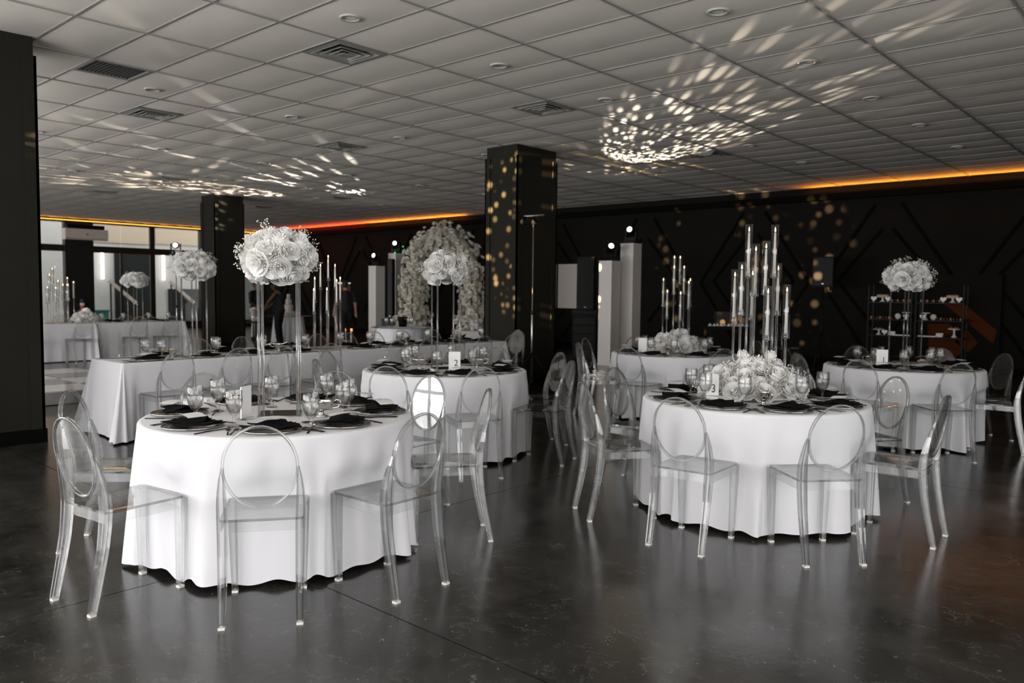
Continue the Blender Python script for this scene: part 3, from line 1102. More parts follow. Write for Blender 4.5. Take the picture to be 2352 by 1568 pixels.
def rect_table(x, y, rz, lx, ly, seed, tdesc, cdesc, clamp=(None, None), group=None, chairs=()):
    t = thing('banquet_table', tdesc, 'table', (x, y, 0), rz, group)
    obj('table_top', MB().box(-lx / 2 + 0.012, lx / 2 - 0.012, -ly / 2 + 0.012, ly / 2 - 0.012, TH - 0.035, TH - 0.003).mesh('table_top', M['bread']), t)
    for sx in (-1, 1):
        for sy in (-1, 1):
            obj('leg', leg_me, t, (sx * (lx / 2 - 0.1), sy * (ly / 2 - 0.2), 0))
    c = obj('tablecloth', rect_cloth_mesh(lx, ly, seed, clamp, chairs=[(a_ - x, b_ - y, c_) for a_, b_, c_ in chairs]), None, (x, y, 0), (0, 0, rz))
    tag(c, cdesc, 'tablecloth', group and 'cloths ' + group)
    return c


# ================================================================== tableware
def cutlery_meshes():
    d = {}
    f = MB()
    f.tube([(0, -0.095, 0.003), (0, -0.02, 0.004), (0, 0.03, 0.003), (0, 0.045, 0.003)], [(0.0045, 0.002), (0.0035, 0.002), (0.003, 0.002), (0.010, 0.0016)], 6, up=(0, 0, 1))
    f.box(-0.011, 0.011, 0.043, 0.060, 0.002, 0.0045)
    for k in range(4):
        f.box(-0.0105 + k * 0.0062, -0.0075 + k * 0.0062, 0.060, 0.098, 0.002, 0.0045)
    d['fork'] = f.mesh('fork', M['cutlery'])
    k = MB()
    k.tube([(0, -0.11, 0.003), (0, -0.01, 0.004), (0, 0.005, 0.003)], [(0.006, 0.003), (0.005, 0.003), (0.004, 0.002)], 6, up=(0, 0, 1))
    k.prism([(-0.004, 0.0), (0.007, 0.005), (0.0085, 0.06), (0.003, 0.112), (-0.004, 0.118)], 0.002, 0.004, 'z')
    d['knife'] = k.mesh('knife', M['cutlery'])
    s = MB()
    s.tube([(0, -0.095, 0.003), (0, 0.0, 0.005), (0, 0.045, 0.003)], [(0.0045, 0.002), (0.003, 0.002), (0.004, 0.002)], 6, up=(0, 0, 1))
    s.grid(lambda u, v: (0.020 * cos(u * 2 * pi) * v, 0.070 + 0.029 * sin(u * 2 * pi) * v, 0.0015 + 0.006 * v * v), 16, 3)
    d['spoon'] = s.mesh('spoon', M['cutlery'])
    return d


CU = cutlery_meshes()
charger_me = MB().lathe([(0, 0.001), (0.10, 0.001), (0.108, 0.004), (0.150, 0.010), (0.150, 0.012), (0.108, 0.0065), (0.10, 0.0035), (0, 0.0035)], 40).mesh('plate', M['charger'])
chrim_me = MB().tube([(0.152 * cos(2 * pi * k / 48), 0.152 * sin(2 * pi * k / 48), 0.0115) for k in range(48)], 0.0028, 6, closed=True).mesh('rim', M['rim'])


def napkin_mesh(seed):
    rnd = random.Random(seed)
    b = MB()
    for lay in range(3):
        a = rnd.uniform(-0.25, 0.25) + (0.35 if lay == 2 else 0)
        w, h = (0.265, 0.165) if lay < 2 else (0.17, 0.145)
        z0 = 0.012 + lay * 0.007
        px, py = rnd.uniform(-0.015, 0.015), rnd.uniform(-0.02, 0.02)
        pk = rnd.uniform(0.016, 0.034) if lay == 2 else 0.008
        ca, sa = cos(a), sin(a)
        ph = rnd.uniform(0, 6)

        def top(u, v, dz=0.0):
            x, y = (u - 0.5) * w, (v - 0.5) * h * (1 - 0.25 * u if lay else 1)
            z = z0 + dz + pk * max(0, 1 - abs(v - 0.5) * 3.0) * (0.35 + 0.65 * u) + 0.005 * sin(u * 7 + ph) * sin(v * 5 + ph)
            if u > 0.93 or u < 0.07:
                z += 0.004
            return (px + x * ca - y * sa, py + x * sa + y * ca, z)
        b.grid(lambda u, v: top(u, v, 0.004), 8, 6)
        b.grid(lambda u, v: top(1 - u, v, 0.0), 8, 6)
        edge = [(i / 8, 0) for i in range(9)] + [(1, j / 6) for j in range(1, 7)] + [(1 - i / 8, 1) for i in range(1, 9)] + [(0, 1 - j / 6) for j in range(1, 6)]
        n = len(edge)
        b.add([top(u, v, 0.004) for u, v in edge] + [top(u, v, 0) for u, v in edge], [(k, k + n, (k + 1) % n + n, (k + 1) % n) for k in range(n)])
    return b.mesh('napkin', M['napkin'])


NAP = [napkin_mesh(s) for s in range(5)]
_c = MB()
_c.grid(lambda u, v: ((u - 0.5) * 0.092, (v - 0.5) * 0.165, 0.008 * sin(v * pi) + 0.0008), 2, 6)
_c.grid(lambda u, v: ((0.5 - u) * 0.092, (v - 0.5) * 0.165, 0.008 * sin(v * pi)), 2, 6)
menu_me = _c.mesh('menu_card', M['card'])

_g = MB()
_g.lathe([(0, 0.0015), (0.032, 0.0), (0.036, 0.002), (0.030, 0.005), (0.010, 0.012), (0.0075, 0.02), (0.0105, 0.027), (0.0075, 0.034), (0.0075, 0.046), (0.011, 0.054), (0.026, 0.068), (0.038, 0.090),
          (0.0435, 0.118), (0.0435, 0.142), (0.0405, 0.176), (0.0395, 0.1775), (0.0385, 0.176), (0.0412, 0.142), (0.0412, 0.118), (0.0358, 0.092), (0.024, 0.072), (0.0, 0.064)], 28)
goblet_me = _g.mesh('glass', M['glass'], True)
water_me = MB().lathe([(0.0, 0.0645), (0.0238, 0.0725), (0.0354, 0.0925), (0.0408, 0.118), (0.0408, 0.134), (0, 0.134)], 28).mesh('water', M['water'], True)


def goblet(x, y, z, rz, label, group):
    t = thing('water_goblet', label, 'goblet', (x, y, z), rz, group)
    obj('glass', goblet_me, t, scale=(1.0, 1.0, 1.09))
    obj('water', water_me, t, scale=(1.0, 1.0, 1.09))
    return t


def place_setting(cx, cyy, ang, where, grp, z=TH, rr=0.0, R=R_T, rng=random, goblet_dr=None, straight=False, g_off=None, g_at=None):
    """one cover: u points from the table's middle to the seat"""
    if straight:
        u = Vector((cos(ang), sin(ang), 0))
        base = Vector((cx, cyy, z))
    else:
        u = Vector((cos(ang), sin(ang), 0))
        base = Vector((cx, cyy, z)) + u * (R - 0.185)
    v = Vector((-u.y, u.x, 0))
    rz = ang + pi / 2                      # local -y points to the diner
    j = lambda s: rng.uniform(-s, s)
    t = thing('charger_plate', 'silver-rimmed charger plate' + where, 'plate', base + Vector((0, 0, 0.001)), rz, 'charger plates ' + grp)
    obj('plate', charger_me, t)
    obj('rim', chrim_me, t)
    tag(obj('napkin', rng.choice(NAP), None, base + Vector((0, 0, 0.006)), (0, 0, rz + j(0.5))), 'folded black napkin' + where, 'napkin', 'napkins ' + grp)
    p = base + u * (0.02 + j(0.015)) + v * j(0.03) + Vector((0, 0, 0.066))
    tag(obj('menu_card', menu_me, None, p, (j(0.06), j(0.08), rz + pi / 2 + j(0.45))), 'white menu card' + where, 'card', 'menu cards ' + grp)
    for q in (0.185, 0.212):
        p = base - v * q + u * (0.01 + j(0.015)) + Vector((0, 0, 0.001))
        tag(obj('fork', CU['fork'], None, p, (0, 0, rz + j(0.12))), 'black dinner fork' + where, 'fork', 'forks ' + grp)
    p = base + v * 0.19 + u * (0.01 + j(0.01)) + Vector((0, 0, 0.001))
    tag(obj('knife', CU['knife'], None, p, (0, 0, rz + j(0.1))), 'black dinner knife' + where, 'knife', 'knives ' + grp)
    p = base - u * (0.185 + j(0.01)) - v * 0.02 + Vector((0, 0, 0.001))
    tag(obj('spoon', CU['spoon'], None, p, (0, 0, rz + pi / 2 + j(0.2))), 'black dessert spoon' + where, 'spoon', 'spoons ' + grp)
    if g_at is not None:
        g = Vector((cx + g_at[0], cyy + g_at[1], z))
    elif g_off is None:
        g = base + v * (0.20 + j(0.02)) - u * (0.17 + j(0.02))
    else:
        g = base + v * g_off[0] + u * g_off[1]
    goblet(g.x, g.y, z + 0.001, rng.uniform(0, 6), 'stemmed water goblet' + where, 'goblets ' + grp)


def gravy_boat_meshes():
    b = MB()
    b.lathe([(0, 0.0), (0.036, 0.0), (0.038, 0.004), (0.020, 0.014), (0.012, 0.026), (0.020, 0.034)], 24)
    out, inn = [], []
    N = 28

    def shell(f, z, inset):
        r = []
        for k in range(N):
            a = 2 * pi * k / N
            x, y = 0.072 * cos(a) * f, 0.043 * sin(a) * f
            sp = max(0, cos(a)) ** 6
            x += 0.035 * sp * f * f
            y *= 1 - 0.55 * sp
            zz = z + 0.022 * sp * f * f + 0.006 * max(0, -cos(a)) ** 3
            r.append((x * (1 - inset), y * (1 - inset), zz))
        return r
    lv = [(0.25, 0.032), (0.6, 0.040), (0.88, 0.060), (1.0, 0.086), (1.02, 0.092)]
    vs = []
    for f, z in lv:
        vs += shell(f, z, 0)
    for f, z in lv[::-1]:
        vs += shell(f, z + 0.002, 0.05)
    m = len(lv) * 2
    fs = [(r * N + k, r * N + (k + 1) % N, (r + 1) * N + (k + 1) % N, (r + 1) * N + k) for r in range(m - 1) for k in range(N)]
    fs.append(tuple((m - 1) * N + k for k in range(N)))
    b.add(vs, fs)
    h = MB().tube([(-0.066, 0, 0.084), (-0.088, 0, 0.100), (-0.108, 0, 0.096), (-0.114, 0, 0.078), (-0.100, 0, 0.058), (-0.074, 0, 0.052), (-0.058, 0, 0.052)], [0.004] * 7, 8)
    return b.mesh('body', M['silver']), h.mesh('handle', M['silver'])


GB = gravy_boat_meshes()


def gravy_boat(x, y, z, rz, label, group=None):
    t = thing('gravy_boat', label, 'gravy boat', (x, y, z), rz, group)
    obj('body', GB[0], t)
    obj('handle', GB[1], t)


bowl_me = MB().lathe([(0, 0), (0.03, 0), (0.032, 0.003), (0.012, 0.012), (0.010, 0.03), (0.024, 0.038), (0.044, 0.056), (0.050, 0.082), (0.053, 0.084), (0.047, 0.082), (0.040, 0.058), (0.0, 0.044)], 28).mesh('bowl', M['silver'])
roll_me = MB().ball((0, 0, 0.075), (0.034, 0.034, 0.022), 12, 8).mesh('sauce', M['bread'])


def sauce_bowl(x, y, z, label, group=None):
    t = thing('sauce_bowl', label, 'bowl', (x, y, z), 0, group)
    obj('bowl', bowl_me, t)
    obj('filling', roll_me, t)


dish_me = MB().lathe([(0, 0.002), (0.035, 0.002), (0.060, 0.009), (0.060, 0.011), (0.035, 0.005), (0, 0.005)], 28).mesh('dish', M['china'])
cube_me = MB().box(-0.022, 0.022, -0.016, 0.016, 0.005, 0.026).mesh('butter', M['china'])


def butter_dish(x, y, z, label, group=None):
    t = thing('butter_dish', label, 'dish', (x, y, z), random.uniform(0, 3), group)
    obj('dish', dish_me, t)
    obj('butter', cube_me, t)


def number_card(x, y, z, rz, digit, label):
    t = thing('table_number', label, 'sign', (x, y, z), rz)
    obj('base', MB().box(-0.045, 0.045, -0.03, 0.03, 0, 0.010).mesh('base', M['acrylic_solid']), t)
    c = obj('card', MB().box(-0.052, 0.052, -0.004, 0.004, 0.0105, 0.185).mesh('card', M['card']), t)
    if digit:
        cu = bpy.data.curves.new('numeral', 'FONT')
        cu.body = digit
        cu.size = 0.080
        cu.extrude = 0.0003
        cu.align_x = 'CENTER'
        cu.materials.append(M['ink'])
        tmp = obj('tmp', cu)
        nm_ = bpy.data.meshes.new_from_object(tmp.evaluated_get(bpy.context.evaluated_depsgraph_get()))
        bpy.data.objects.remove(tmp)
        obj('numeral', nm_, t, (0.014, -0.0046, 0.058), (pi / 2, 0, 0))
    return t


# ================================================================== flowers and centrepieces
def rose_mb(seed, layers=((3, 0.18, 0.80, 0.95), (4, 0.36, 0.78, 0.9), (5, 0.57, 0.68, 0.75), (6, 0.80, 0.48, 0.5), (7, 1.02, 0.20, 0.3)), nu=4, nv=3):
    """a rose of unit radius, opening along +z: layers of (petals, radius, height, cupping)"""
    rnd = random.Random(seed)
    b = MB()
    for li, (n, R, h, cup) in enumerate(layers):
        a0 = rnd.uniform(0, 6.28)
        for k in range(n):
            a = a0 + 2 * pi * k / n + rnd.uniform(-0.15, 0.15)
            wd = pi / n * 1.45
            rj, hj = R * rnd.uniform(0.9, 1.1), h * rnd.uniform(0.88, 1.08)
            tw = rnd.uniform(-0.12, 0.12)

            def fn(u, v):
                s = (u - 0.5) * 2
                wv = (0.45 + 0.75 * v) * (1 - 0.35 * max(0, v - 0.6) / 0.4 * abs(s))
                th = a + s * wd * wv
                r = rj * (0.12 + 0.88 * sin(v * pi / 2) ** (0.55 + cup * 0.3))
                if v > 0.8:
                    r += rj * 0.10
                z = -0.45 + (hj + 0.45) * v ** (1.0 if cup > 0.5 else 0.8) - 0.10 * s * s * v + tw * s * v
                if v > 0.8 and cup < 0.7:
                    z -= 0.05
                return (r * cos(th), r * sin(th), z)
            b.grid(fn, nu, nv)
    b.ball((0, 0, 0.42), (0.17, 0.17, 0.3), 7, 4)
    return b


def pom_mb(seed, n=90):
    b = MB()
    rnd = random.Random(seed)
    b.ball((0, 0, 0), 0.72, 10, 7)
    for k in range(n):
        z = 1 - 2 * (k + 0.5) / n
        r = sqrt(1 - z * z)
        a = k * 2.39996
        d = Vector((r * cos(a), r * sin(a), z))
        t = d.cross(Vector((0.1, 0.2, 1))).normalized()
        t.rotate(Quaternion(d, rnd.uniform(0, 6)))
        s = d.cross(t)
        p0, p1 = d * 0.6, d * rnd.uniform(0.93, 1.05)
        b.add([p0 - t * 0.06, p0 + t * 0.06, p1 + t * 0.11 + s * 0.02, p1 - t * 0.11 + s * 0.02, p1 + d * 0.02 - s * 0.05], [(0, 1, 2, 3), (3, 2, 4)])
    return b


ROSE = [rose_mb(s).mesh('rose', M['petal']) for s in range(4)]
OPENROSE = [rose_mb(20 + s, ((3, 0.25, 0.45, 0.9), (5, 0.55, 0.42, 0.6), (6, 0.85, 0.30, 0.4), (7, 1.08, 0.08, 0.2))).mesh('rose', M['petal2']) for s in range(2)]
POM = [pom_mb(s).mesh('chrysanthemum', M['petal']) for s in range(2)]


def sprig_mb(seed, n=11, ln=1.0):
    rnd = random.Random(seed)
    b = MB()
    trunk = [Vector((0, 0, 0)), Vector((rnd.uniform(-0.1, 0.1), rnd.uniform(-0.1, 0.1), 0.5 * ln)), Vector((rnd.uniform(-0.2, 0.2), rnd.uniform(-0.2, 0.2), 0.8 * ln))]
    b.tube(trunk, [0.010, 0.008, 0.006], 3, mi=0)
    for k in range(n):
        t = rnd.uniform(0.35, 1.0)
        p = trunk[0].lerp(trunk[1], t * 2) if t < 0.5 else trunk[1].lerp(trunk[2], t * 2 - 1)
        q = p + Vector((rnd.uniform(-0.32, 0.32), rnd.uniform(-0.32, 0.32), rnd.uniform(0.12, 0.36)))
        b.tube([p, q], [0.006, 0.005], 3, mi=0)
        b.ball(q, rnd.uniform(0.030, 0.045), 6, 4, mi=1)
    return b


SPRIG = [sprig_mb(s).mesh('sprig', [M['stem'], M['bud']]) for s in range(5)]


def axis_quat(d, spin=0.0):
    q = Vector(d).normalized().to_track_quat('Z', 'Y')
    return q @ Quaternion((0, 0, 1), spin)


def flower_ball(parent, c, rad, n, size, seed, zmin=-0.72, sprigs=20, sp_size=0.10, mixrate=0.16):
    rnd = random.Random(seed)
    core = MB().ball((0, 0, 0), (rad[0] * 0.72, rad[1] * 0.72, rad[2] * 0.70), 16, 10)
    obj('foam_core', core.mesh('foam_core', M['foam']), parent, c)
    made = 0
    k = 0
    N = int(n / ((1 - zmin) / 2))
    for k in range(N):
        z = 1 - 2 * (k + 0.5) / N
        if z < zmin:
            break
        a = k * 2.39996 + seed
        r = sqrt(1 - z * z)
        d = Vector((r * cos(a), r * sin(a), z)) + Vector((rnd.uniform(-0.13, 0.13), rnd.uniform(-0.13, 0.13), rnd.uniform(-0.1, 0.1)))
        d.normalize()
        s = size * rnd.uniform(0.82, 1.18)
        p = Vector((d.x * rad[0], d.y * rad[1], d.z * rad[2])) * rnd.uniform(0.76, 0.93)
        x = rnd.random()
        nm, me = ('chrysanthemum', rnd.choice(POM)) if x < mixrate * 0.6 else ('rose', rnd.choice(OPENROSE if x < mixrate * 1.4 else ROSE))
        if nm == 'chrysanthemum':
            s *= 0.9
        obj(nm, me, parent, Vector(c) + p, axis_quat(d, rnd.uniform(0, 6)), s)
    for k in range(sprigs):
        z = rnd.uniform(max(zmin, -0.4), 0.95)
        a = rnd.uniform(0, 6.28)
        r = sqrt(1 - z * z)
        d = Vector((r * cos(a), r * sin(a), z))
        p = Vector((d.x * rad[0], d.y * rad[1], d.z * rad[2])) * 0.80
        d2 = (d + Vector((rnd.uniform(-0.35, 0.35), rnd.uniform(-0.35, 0.35), rnd.uniform(0, 0.4)))).normalized()
        obj('sprig', rnd.choice(SPRIG), parent, Vector(c) + p, axis_quat(d2, rnd.uniform(0, 6)), sp_size * rnd.uniform(0.75, 1.2))


def flower_stand(x, y, z, rz, label, flabel, top, side=0.21, rad=(0.205, 0.205, 0.165), n=34, size=0.062, seed=1, sprigs=26, posts=4):
    """clear post stand, and the white flower mound that rests on it"""
    h = top - z
    t = thing('flower_stand', label, 'stand', (x, y, z), rz)
    s = side / 2
    obj('base_plate', MB().box(-s - 0.011, s + 0.011, -s - 0.011, s + 0.011, 0.0, 0.005).mesh('base_plate', M['mirror']), t)
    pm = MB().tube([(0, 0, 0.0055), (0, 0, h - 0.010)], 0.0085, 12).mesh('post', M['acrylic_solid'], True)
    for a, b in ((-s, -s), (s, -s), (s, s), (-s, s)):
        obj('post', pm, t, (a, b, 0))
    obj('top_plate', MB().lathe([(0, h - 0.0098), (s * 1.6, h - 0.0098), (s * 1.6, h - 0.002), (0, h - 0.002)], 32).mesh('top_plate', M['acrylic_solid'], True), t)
    f = thing('flower_centrepiece', flabel, 'flowers', (x, y, top), rz)
    flower_ball(f, (0, 0, rad[2] * 0.70), rad, n, size, seed, sprigs=int(sprigs * 1.5), sp_size=0.088)


wax_cache = {}


def taper(x, y, z, h, label, group, r=0.0095):
    t = thing('taper_candle', label, 'candle', (x, y, z), 0, group)
    key = round(h, 2)
    if key not in wax_cache:
        wax_cache[key] = (MB().lathe([(0, 0), (r * 1.15, 0), (r, h * 0.5), (r * 0.72, h - 0.004), (r * 0.4, h), (0, h)], 14).mesh('wax', M['wax']),
                          MB().tube([(0, 0, h - 0.001), (0, 0, h + 0.006)], 0.001, 5).mesh('wick', M['ink']),
                          MB().lathe([(0, h + 0.004), (0.0045, h + 0.010), (0.005, h + 0.016), (0.003, h + 0.026), (0, h + 0.038)], 10).mesh('flame', M['flame']))
    for nm, me in zip(('wax', 'wick', 'flame'), wax_cache[key]):
        obj(nm, me, t)


def candelabra(cx, cyy, cz, label, sticks, cgroup, clabel, tubes=True, base_r=0.16, tl=0.365):
    """clear candelabra; sticks: (right offset, depth offset, cup height, candle length) in metres in the camera's horizontal axes"""
    base_r = max(sqrt(a_ * a_ + b_ * b_) for a_, b_, c_, d_ in sticks) + 0.02
    t = thing('candelabra', label, 'candelabra', (cx, cyy, cz))
    obj('base', MB().lathe([(0, 0), (base_r, 0), (base_r, 0.008), (0, 0.012)], 28).mesh('base', M['acrylic_solid'], True), t)
    fwx, fwy = -sin(YAW), cos(YAW)
    cup = MB().lathe([(0, -0.016), (0.006, -0.016), (0.010, -0.006), (0.0275, 0.0), (0.0285, 0.004), (0.012, 0.006), (0.010, 0.016), (0.018, 0.024), (0.019, 0.030), (0.0125, 0.032), (0.0115, 0.02), (0, 0.018)], 20).mesh('cup', M['acrylic_solid'], True)
    g = MB()
    g.lathe([(0.0245, 0.005), (0.0255, 0.005), (0.0255, tl), (0.0245, tl), (0.0245, 0.005)], 28)
    gm = g.mesh('glass_chimney', M['tubeglass'], True)
    for ro, do, zc, cl in sticks:
        x, y = ro * cos(YAW) + do * fwx, ro * sin(YAW) + do * fwy
        obj('stem', MB().tube([(x, y, 0.012), (x, y, zc - cz - 0.015)], 0.0092, 12).mesh('stem', M['acrylic_solid'], True), t)
        obj('cup', cup, t, (x, y, zc - cz))
        if tubes:
            obj('glass_chimney', gm, t, (x, y, zc - cz))
        taper(cx + x, cyy + y, zc + 0.021, cl, clabel, cgroup)


def low_flowers(cx, cyy, z, label, seed, R=0.34, n=40, size=0.06, hgt=0.17, avoid=(), sx=1.0, sy=0.8, rz=0.0, extra=()):
    rnd = random.Random(seed)
    t = thing('flower_centrepiece', label, 'flowers', (cx, cyy, z), rz)
    mo = MB().lathe([(0, 0.0005), (R * 0.8, 0.0005), (R * 0.72, hgt * 0.45), (R * 0.3, hgt * 0.75), (0, hgt * 0.8)], 28, sx=sx, sy=sy)
    obj('moss_mound', mo.mesh('moss_mound', M['foam']), t)
    for k in range(n):
        f = sqrt((k + 0.5) / n)
        a = k * 2.39996 + seed
        x, y = R * f * cos(a) * sx * rnd.uniform(0.9, 1.08), R * f * sin(a) * sy * rnd.uniform(0.9, 1.08)
        h = hgt * (1 - f ** 2.2) * rnd.uniform(0.75, 1.15) + 0.035
        if f < 0.45 and rnd.random() < 0.3:
            h += 0.04
        h = max(h, size * 0.85)
        d = Vector((cos(a) * f * 1.3, sin(a) * f * 1.3, 0.75 + rnd.uniform(-0.2, 0.3)))
        s = size * rnd.uniform(0.8, 1.2)
        q = rnd.random()
        nm, me = ('chrysanthemum', rnd.choice(POM)) if q < 0.25 else ('rose', rnd.choice(OPENROSE if q < 0.5 else ROSE))
        s *= 0.8 if nm == 'chrysanthemum' else 1
        qn = axis_quat(d, rnd.uniform(0, 6))
        h = max(h, 0.0005 - min((qn @ v_.co).z for v_ in me.vertices) * s)
        obj(nm, me, t, (x, y, h), qn, s)
    for x, y, h, s in extra:
        f_ = obj('chrysanthemum', POM[0], t, (x, y, h), (0, 0, 0.4), s)
        obj('flower_stem', MB().tube([(0, 0, -(h - 0.03) / s), (0, 0, -0.6)], 0.05, 6).mesh('flower_stem', M['stem']), f_)
    for k in range(26):
        a = rnd.uniform(0, 6.28)
        f = rnd.uniform(0.3, 1.0)
        p = (R * f * cos(a) * sx, R * f * sin(a) * sy, hgt * (1 - f ** 2) * 0.8 + 0.03)
        obj('sprig', rnd.choice(SPRIG), t, p, axis_quat((cos(a) * f, sin(a) * f, 0.9), rnd.uniform(0, 6)), rnd.uniform(0.07, 0.11))


# ================================================================== the five round tables
TAB = {
    'T1': dict(c=(-4.07, 2.53), ch=[(-36, 1.20), (1.6, 1.19), (-82, 1.20), (-134.5, 1.17), (173, 1.21), (129, 1.19), (92.5, 1.22), (52, 1.21)]),
    'T2': dict(c=(-2.42, 5.22), ch=[(-84.5, 1.22), (-44, 1.22), (-126, 1.22), (-180, 1.16), (57, 1.16), (1, 1.19), (132, 1.16), (98, 1.18)]),
    'T3': dict(c=(-5.38, 5.08), ch=[(-66, 1.21), (-30, 1.23), (18, 1.22), (64, 1.17), (109, 1.18), (-152, 1.20), (-108, 1.20), (155, 1.22)]),
    'T4': dict(c=(-2.47, 8.80), ch=[(-91, 1.17), (-52, 1.17), (48, 1.12), (3, 1.09), (86, 1.20), (-170, 1.15), (-127, 1.17), (130, 1.17)]),
    'T5': dict(c=(-5.00, 8.55), ch=[(-84, 1.17), (-33, 1.17), (-170, 1.19), (-127, 1.20), (147, 1.17), (14, 1.17), (60, 1.17), (103, 1.17)]),
}
WHERE = {
    'T1': 'at the round rose-topped table by the long table',
    'T2': 'at the candelabra table with the number 3 card',
    'T3': 'at the flower-stand table with the number 2 card',
    'T4': 'at the round table near the dessert shelves',
    'T5': 'at the round table before the white pillars',
}
SEAT = {
    'T1': ['facing the tall flower stand from the open floor', 'beside the silver gravy boat', 'beside the edge-on number card', 'on the broad column side', 'backing onto the flower end of the long table',
           'backing onto the candelabra of the long table', 'backing onto the flower-stand table', 'backing onto the candelabra table'],
    'T2': ['backing onto the open floor', 'beside the dark gravy boat', 'beside the number 3 card', 'on the number 2 table side', 'on the dessert shelf side', 'backing onto the side wall', 'on the white pillar side', 'on the tripod speaker side'],
    'T3': ['between the gravy boat and open floor', 'facing the number 2 card', 'on the number 3 table side', 'on the white pillar side', 'on the dotted column side', 'backing onto the long table candles',
           'on the rose-topped table side', 'backing onto the long table butter dish'],
    'T4': ['backing onto the number 3 table', 'facing the number 1 card', 'beside the sauce bowl', 'backing onto the side wall', 'on the dessert shelf side', 'on the low rose mound table side', 'beside the silver gravy boat', 'on the tripod speaker side'],
    'T5': ['facing the low rose mound', 'on the number 3 table side', 'on the dotted column side', 'beside the plain white card', 'on the white pillar side', 'on the dessert shelf side', 'on the serving table side', 'on the wall panel side'],
}
GOB = {
    'T1': [(-0.05, -0.49), (-0.33, -0.21), (0.22, -0.41), (-0.27, 0.11), (0.53, -0.25), (-0.22, 0.44), (0.31, 0.21), (0.19, 0.35)],
    'T2': [(-0.39, -0.17), (-0.20, -0.36), (0.14, -0.36), (0.36, -0.05), (0.35, 0.35), (0.06, 0.50), (-0.25, 0.42), (-0.45, 0.20)],
    'T3': [(-0.46, -0.2), (-0.17, -0.34), (-0.50, 0.14), (0.2, -0.29), (-0.35, 0.42), (0.27, 0.09), (-0.1, 0.50), (0.11, 0.46)],
    'T4': [(-0.33, -0.34), (-0.16, -0.36), (-0.22, -0.07), (0.14, -0.44), (-0.01, 0.25), (0.32, -0.23), (0.34, 0.07), (0.22, 0.24)],
}
SET = {'T1': [(-4.03, 2.29, 0.085), (-3.82, 2.64, 0.12), (-4.30, 2.38, 0.10)], 'T2': [(-2.57, 4.91, 0.095), (-2.20, 4.90, 0.12)],
       'T3': [(-5.10, 4.93, 0.10), (-5.53, 4.90, 0.12), (-5.20, 5.32, 0.12)], 'T4': [(-2.54, 8.38, 0.09), (-2.72, 8.64, 0.155), (-2.24, 8.65, 0.10)]}
SHORT = {'T1': 'rose-topped table', 'T2': 'candle table, card 3', 'T3': 'flower table, card 2', 'T4': 'table near dessert shelves', 'T5': 'table before white pillars'}
for n, (key, T) in enumerate(TAB.items()):
    cx, cyy = T['c']
    wh = WHERE[key]
    jit = random.Random(300 + n)
    pose = []
    for a_, r_ in T['ch']:
        h_ = radians(a_) + pi / 2 + (0 if key == 'T1' else jit.uniform(-0.07, 0.07))
        pose.append((cx + (r_ - 0.235) * cos(radians(a_)), cyy + (r_ - 0.235) * sin(radians(a_)), h_))
    hem = {'T1': 0.016, 'T2': 0.02}.get(key, 0.02)
    round_table(key, cx, cyy, 11 + n * 3, 'folding banquet table hidden under white cloth ' + wh, 'white cloth draped to the floor ' + wh, hem=hem, chairs=[(px_ - cx, py_ - cyy, h_) for px_, py_, h_ in pose])
    rng = random.Random(50 + n)
    gob = list(GOB.get(key, []))
    if gob:                                    # each seat keeps the goblet that stands to its diner's right
        seats = sorted(range(8), key=lambda i_: T['ch'][i_][0] % 360)
        gs = sorted(gob, key=lambda g_: (math.degrees(atan2(g_[1], g_[0])) - 25) % 360)

        def miss(sh):
            return sum(abs((math.degrees(atan2(gs[(i_ + sh) % 8][1], gs[(i_ + sh) % 8][0])) - 25 - T['ch'][seats[i_]][0] + 180) % 360 - 180) for i_ in range(8))
        sh = min(range(8), key=miss)
        gob = [None] * 8
        for i_ in range(8):
            gob[seats[i_]] = gs[(i_ + sh) % 8]
    if gob:
        keep = [(0.572 * cos(radians(a_)), 0.572 * sin(radians(a_)), 0.194) for a_, r_ in T['ch']] + [(x_ - cx, y_ - cyy, d_) for x_, y_, d_ in SET.get(key, ())]
        gob = [list(g_) for g_ in gob]
        for _ in range(60):
            for gi, g_ in enumerate(gob):
                for ox, oy, dmin in keep + [(o_[0], o_[1], 0.093) for oi, o_ in enumerate(gob) if oi != gi]:
                    dx, dy = g_[0] - ox, g_[1] - oy
                    d_ = sqrt(dx * dx + dy * dy) + 1e-6
                    if d_ < dmin:
                        g_[0] += dx / d_ * (dmin - d_) * 0.6
                        g_[1] += dy / d_ * (dmin - d_) * 0.6
    for q, (ang, r) in enumerate(T['ch']):
        a = radians(ang)
        rr = r - 0.235
        ghost_chair(*pose[q], 'clear acrylic chair ' + SEAT[key][q] + ', ' + SHORT[key], 'chairs ' + wh)
        place_setting(cx, cyy, a, ', seat ' + SEAT[key][q] + ', ' + SHORT[key], wh, rng=rng, g_at=gob[q] if gob else None)

z1 = TH + 0.001
# T1: tall flower stand, number card seen edge on, boats
flower_stand(-4.07, 2.53, z1, YAW + radians(11.6), 'clear four-post stand on the round table by the long table', 'white rose and gypsophila mound, on the round table by the long table', 1.535, rad=(0.196, 0.196, 0.165), n=38, size=0.058, seed=3, sprigs=34)
number_card(-4.03, 2.29, z1, YAW + radians(78), '', 'white table number card turned edge on beside a tall flower stand')
gravy_boat(-3.82, 2.64, z1, YAW + radians(176), 'polished silver gravy boat ' + WHERE['T1'])
sauce_bowl(-4.30, 2.38, z1, 'small silver sauce bowl ' + WHERE['T1'])
butter_dish(-4.05, 2.80, z1, 'white butter dish ' + WHERE['T1'])

# T2: candelabra in a low flower mound
d2 = 5.51
xc2 = project((-2.42, 5.23, 0.9))[0]


